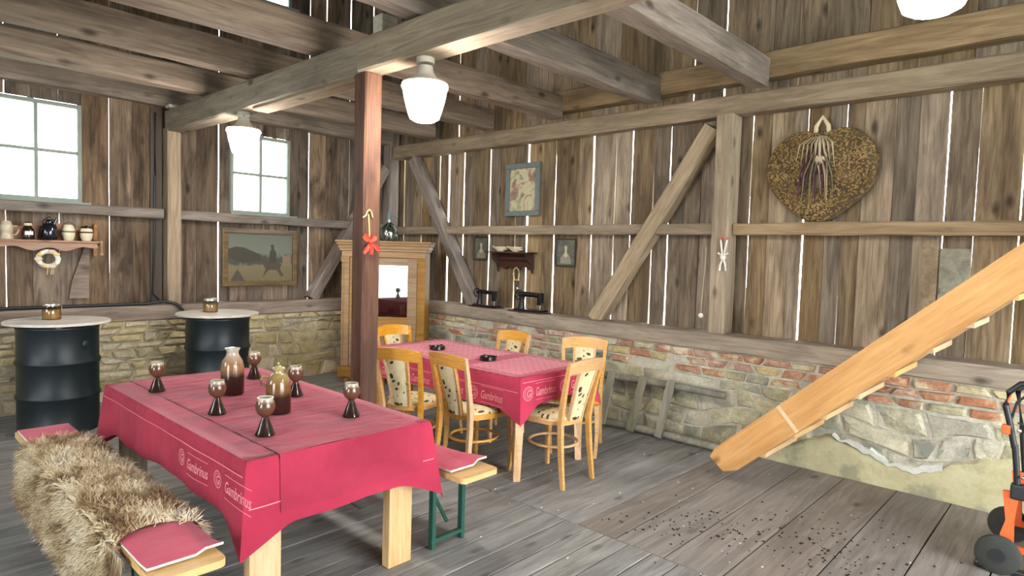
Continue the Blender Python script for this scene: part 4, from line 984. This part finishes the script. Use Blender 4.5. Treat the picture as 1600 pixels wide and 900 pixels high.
def sewing(y, lb, k=1.0):
    t = thing('sewing_machine', lb, 'sewing machine', (5.215, y, .9555), RZ, 'old sewing machines on the sill'); m = 'black_iron'
    MB().cbox(-.24, -.085, 0, .24, .085, .014, .003).build('tray', 'dark_shelf', t)
    MB().cbox(-.17, -.075, .014, .2, .075, .034, .006).build('bed', m, t)
    MB().sweep([(-.115, 0, .034), (-.112, 0, .1), (-.1, 0, .175)], [.075, .055, .06], [.085, .06, .06], n=12, up=(0, 1, 0)).build('pillar', m, t, True)
    MB().sweep([(-.14, 0, .185), (-.05, 0, .192), (.06, 0, .188), (.14, 0, .185)], [.06, .055, .045, .05], [.065, .06, .05, .06], n=12).build('arm', m, t, True)
    MB().cbox(.125, -.03, .085, .18, .03, .215, .012).build('head', m, t)
    MB().sweep([(.15, 0, .09), (.15, 0, .036)], .008, n=6).build('needle_bar', 'chrome', t)
    MB().lathe([(0, 0), (.012, 0), (.012, .008), (0, .01)], 10, M=Matrix.Translation((.182, 0, .1)) @ Matrix.Rotation(math.pi/2, 4, 'Y')).build('thread_knob', 'chrome', t, True)
    MB().sweep([(-.165, .05*math.cos(a), .18+.05*math.sin(a)) for a in [2*math.pi*i/24 for i in range(24)]], .016, .016, n=8, closed=True, up=(1, 0, 0)).build('handwheel', m, t, True)
    for a in (0, 1.05, 2.1): MB().sweep([(-.165, -.048*math.cos(a), .18-.048*math.sin(a)), (-.165, .048*math.cos(a), .18+.048*math.sin(a))], .008, n=6).build('spoke', 'chrome', t)
    MB().sweep([(-.165, 0, .18), (-.13, 0, .18)], .02, n=8).build('axle', 'chrome', t)
    t.scale = (k, k, k)
    return t
sewing(5.26, 'small old black sewing machine on the sill, nearer the corner', .93)
sewing(4.58, 'larger old black sewing machine on the sill below the right portrait', 1.02)
bn = thing('rabbit_ornament', 'white stick rabbit with red ear tips on the wall post', 'ornament', (5.192, 2.375, 1.5), RZ)
for s in (-1, 1):
    e = MB().sweep([(s*.006, -.012, .13), (s*.018, -.014, .2), (s*.028, -.012, .262)], [.022, .026, .022], .014, n=8).build('ear', 'white_paint', bn, True)
    MB().sweep([(s*.028, -.012, .262), (s*.031, -.012, .285)], [.023, .012], .014, n=8).build('ear_tip', 'ribbon_red', bn, True)
    MB().sweep([(s*.004, -.012, .1), (s*.022, -.014, .05), (s*.026, -.012, .0)], [.026, .026, .022], .014, n=8).build('leg', 'white_paint', bn, True)
MB().sweep([(-.045, -.018, .15), (0, -.022, .125), (.045, -.018, .15)], [.018, .026, .018], .016, n=8).build('arms', 'white_paint', bn, True)
MB().sphere((0, -.02, .112), .026, 10, (1, .6, 1)).build('belly', 'white_paint', bn, True)
bd = thing('hanging_bead', 'single white bead on a string left of the wall post', 'bead', (5.19, 2.56, 1.1))
MB().sphere((0, 0, 0), .022, 10).build('bead', 'white_paint', bd, True); MB().sweep([(0, 0, .02), (.05, 0, .6)], .003, n=4).build('string', 'rope', bd)
# ---------------------------------------------------------------- straw heart
he = wthing('straw_heart', 'large woven straw heart with dried flowers hanging on the right wall', 'heart', 1.69, 2.33, 5.395)
def heart(a, k=1.0):
    # rounded heart, tip at the bottom
    x = .39*math.sin(a)*(1-.06*math.cos(2*a)); c = math.cos(a)
    z = .34*c+.02 if c > 0 else .41*c*(1-.18*abs(math.sin(a))**2)
    z += -.07*max(0, c)**10; x *= (1 if c > 0 else (1-abs(c)**3*.15))
    return x*k, z*k
N = 64; V = []; F = []; R_ = [1, 1.0, .97, .85, .65, .4, .18]; D_ = [0, -.03, -.055, -.075, -.088, -.095, -.098]
for k, d in zip(R_, D_):
    for i in range(N): x, z = heart(2*math.pi*i/N, k); V.append((x, d, z))
V.append((0, -.1, 0)); F = [(k*N+i, k*N+(i+1) % N, (k+1)*N+(i+1) % N, (k+1)*N+i) for k in range(6) for i in range(N)]+[(6*N+i, 6*N+(i+1) % N, 7*N) for i in range(N)]


MB().add(V, F).build('heart_body', 'straw_mat', he, True)
m = MB(); hr = random.Random(5)
for q in range(1500):
    a = hr.uniform(0, 6.283); k = math.sqrt(hr.uniform(.02, 1)); x, z = heart(a, k); d = float(np.interp(k, R_[::-1][:-2]+[1], D_[::-1][:-2]+[-.03]))-.006
    t = hr.choice((.78, -.78))+hr.gauss(0, .3); L, w = hr.uniform(.014, .026), hr.uniform(.004, .007); u = Vector((math.cos(t), 0, math.sin(t))); s = Vector((-u.z, 0, u.x))
    c = Vector((x, d, z)); m.add([c-u*L*.5-s*w*.5, c-u*L*.5+s*w*.5, c+Vector((0, -.006, 0))-s*w, c+Vector((0, -.006, 0))+s*w, c+u*L*.5-s*w*.4, c+u*L*.5+s*w*.4], [(0, 1, 3, 2), (2, 3, 5, 4)])
m.build('straw_weave', 'straw_chip', he, fix=False)['kind'] = 'stuff'
MB().sweep([(x, -.03, z) for x, z in [heart(2*math.pi*i/N, 1.005) for i in range(N)]], .022, .02, n=8, closed=True, up=(0, 1, 0)).build('rim', 'straw_mat', he, True)
for k in range(16):
    a = hr.uniform(-.5, .5); x0 = hr.uniform(-.05, .07); pa_ = [(x0*.3, -.1, .22), (x0+a*.1, -.125, .1), (x0+a*.22, -.125, -.05), (x0+a*.26, -.115, -.16-hr.uniform(0, .12))]
    MB().sweep(pa_, [.012, .03, .026, .006], [.006, .014, .012, .004], n=6).build('dried_stem', ('dried_purple', 'dried_pale', 'plaid_leaf', 'dried_purple')[k % 4], he, True)
for k in range(9):
    x = -.13+.03*k; MB().sweep([(x*.4, -.1, .25), (x, -.14, .19), (x*1.2, -.13, .06-.03*(k % 3))], [.01, .026, .004], [.006, .01, .003], n=6).build('dried_leaf', 'dried_pale', he, True)
for k in range(10): MB().sphere((-.07-.09*hr.random(), -.11, -.02-.09*hr.random()), .013, 8).build('dried_berry', 'dried_purple' if k % 3 else 'dried_pale', he, True)
MB().sphere((.01, -.1, -.09), .05, 12, (.8, .4, 1.4)).build('seed_head', 'plaid_leaf', he, True)
MB().sphere((.02, -.12, .07), .045, 12, (1, .5, .8)).build('seed_head', 'dried_pale', he, True)
MB().sweep([(-.05, -.03, .27), (-.045, -.04, .34), (0, -.04, .41), (.045, -.04, .34), (.05, -.03, .27)], .035, .03, n=8, up=(0, 1, 0)).build('hanger', 'rope', he, True)
# ---------------------------------------------------------------- old ladder against the stone wall
la = thing('old_ladder', 'short weathered ladder lying on its side against the stone wall', 'ladder', (5.0, 3.1, 0))
def LP(y, f): return Vector((-.04+.09*f, y, .045+.42*f))
for f in (0, 1): MB().sweep([LP(-.86 if f else -.95, f)+Vector((0, 0, .0)), LP(-.3, f)+Vector((.004, 0, .006)), LP(.3, f)+Vector((0, 0, -.006)), LP(.95, f)], [.062, .066, .07, .072], n=10).build('rail', 'grey_wood', la, True, M=None)
for yb, yt in ((.27, .24), (-.04, -.1), (-.33, -.38), (.6, .56)):
    a = LP(yb, -.05); b = LP(yt, 1.12); o = Vector((-.045, 0, .0))
    timber('rung', a+o+Vector((0, 0, -.0)), b+o, .075, .022, 'grey_wood', la, up=(-1, 0, .2), jit=.001, ch=.003)
# ---------------------------------------------------------------- lawn scarifier at the right edge
mo = thing('lawn_scarifier', 'orange and black lawn scarifier with a tube handle under the stairs', 'garden machine', (4.40, .12, 0))
MB().cbox(-.225, -.33, .13, .225, .1, .4, .03).build('housing', 'grey_plastic', mo)
MB().prism([(.17, .12), (.2, .2), (.18, .28), (.2, .43), (.13, .44), (.145, .28), (.14, .15), (-.3, .15), (-.3, .125)], -.235, -.205, 'YZ').build('side_plate', 'orange_plastic', mo)
MB().prism([(.17, .12), (.2, .2), (.18, .28), (.2, .43), (.13, .44), (.145, .28), (.14, .15), (-.3, .15), (-.3, .125)], .205, .235, 'YZ').build('side_plate', 'orange_plastic', mo)
for x in (-.27, .27):
    w = MB().lathe([(.03, -.025), (.085, -.025), (.1, -.015), (.1, .015), (.085, .025), (.03, .025)], 24, M=Matrix.Translation((x, .2, .1)) @ Matrix.Rotation(math.pi/2, 4, 'Y')).build('wheel', 'rubber', mo, True)
    MB().lathe([(0, -.03), (.035, -.03), (.035, .03), (0, .03)], 14, M=Matrix.Translation((x, .2, .1)) @ Matrix.Rotation(math.pi/2, 4, 'Y')).build('hub', 'black_plastic', w, True)
MB().cbox(-.25, -.3, .0, -.2, .3, .03, .008).build('skid', 'black_plastic', mo)
MB().cbox(-.25, .1, .4, -.19, .17, .48, .01).build('handle_clamp', 'black_plastic', mo)
hx = -.22
MB().sweep([(hx, .14, .42), (hx, .15, .55), (hx, .165, .68)], .03, n=10).build('lower_tube', 'black_plastic', mo, True)
MB().sweep([(hx, .165, .66), (hx, .19, .78), (hx, .215, .88), (hx, .205, .95), (hx, .16, 1.0), (hx, .08, 1.02), (hx, -.1, 1.03), (0, -.14, 1.03), (-hx, -.1, 1.03), (-hx, .1, 1.0), (-hx, .2, .9), (-hx, .165, .66), (-hx, .14, .42)], .03, n=10).build('handlebar', 'black_plastic', mo, True)
MB().sweep([(hx+.01, .19, .8), (hx+.01, .17, .9), (hx+.01, .12, .96), (hx+.01, -.02, .965)], .014, n=8).build('dead_man_bar', 'black_plastic', mo, True)
MB().sweep([(hx, .215, .87), (hx, .185, .98), (hx, .09, 1.035), (hx, -.08, 1.04)], .012, n=6).build('orange_grip', 'orange_plastic', mo)
MB().cbox(hx-.02, .185, .73, hx+.02, .225, .78, .008).build('clamp_knob', 'orange_plastic', mo)
MB().sweep([(hx-.01, .16, .8), (hx-.02, .05, .76), (hx-.02, .0, .65), (hx-.01, .02, .5), (hx+.02, .05, .42)], .009, n=6).build('cable', 'black_plastic', mo, True)
for p in ((hx-.012, .15, .76), (hx-.012, .12, .52)): MB().sphere((p[0]-.008, p[1], p[2]), .011, 8).build('bolt', 'chrome', mo, True)
# ---------------------------------------------------------------- crumbs on the floor
for nm, mt, n, lb, box in (('dark_crumbs', 'crumbs_dark', 240, 'dark crumbs scattered on the wide floor boards', 0), ('pale_scraps', 'crumbs_pale', 40, 'tiny pale scraps scattered on the floor', 1)):
    m = MB(); cr = random.Random(11+box); cl = [(3.4, 1.75, .18), (3.6, 1.6, .16), (3.75, 1.2, .2), (3.55, .95, .16), (4.0, 1.0, .25)]
    for q in range(n):
        if box: x, y = cr.uniform(2.4, 4.9), cr.uniform(.4, 3)
        else:
            a, b, s = cr.choice(cl); x, y = a+cr.gauss(0, s), b+cr.gauss(0, s)
        r = cr.uniform(.003, .011) if not box else cr.uniform(.003, .009); k = [(x+r*cr.uniform(.5, 1.3)*math.cos(a), y+r*cr.uniform(.4, 1)*math.sin(a)) for a in (0, 1.2, 2.5, 3.8, 5)]
        m.prism(k, .0015, .0045, 'XY')
    tag(m.build(nm, mt), lb, 'crumbs', None, 'stuff')
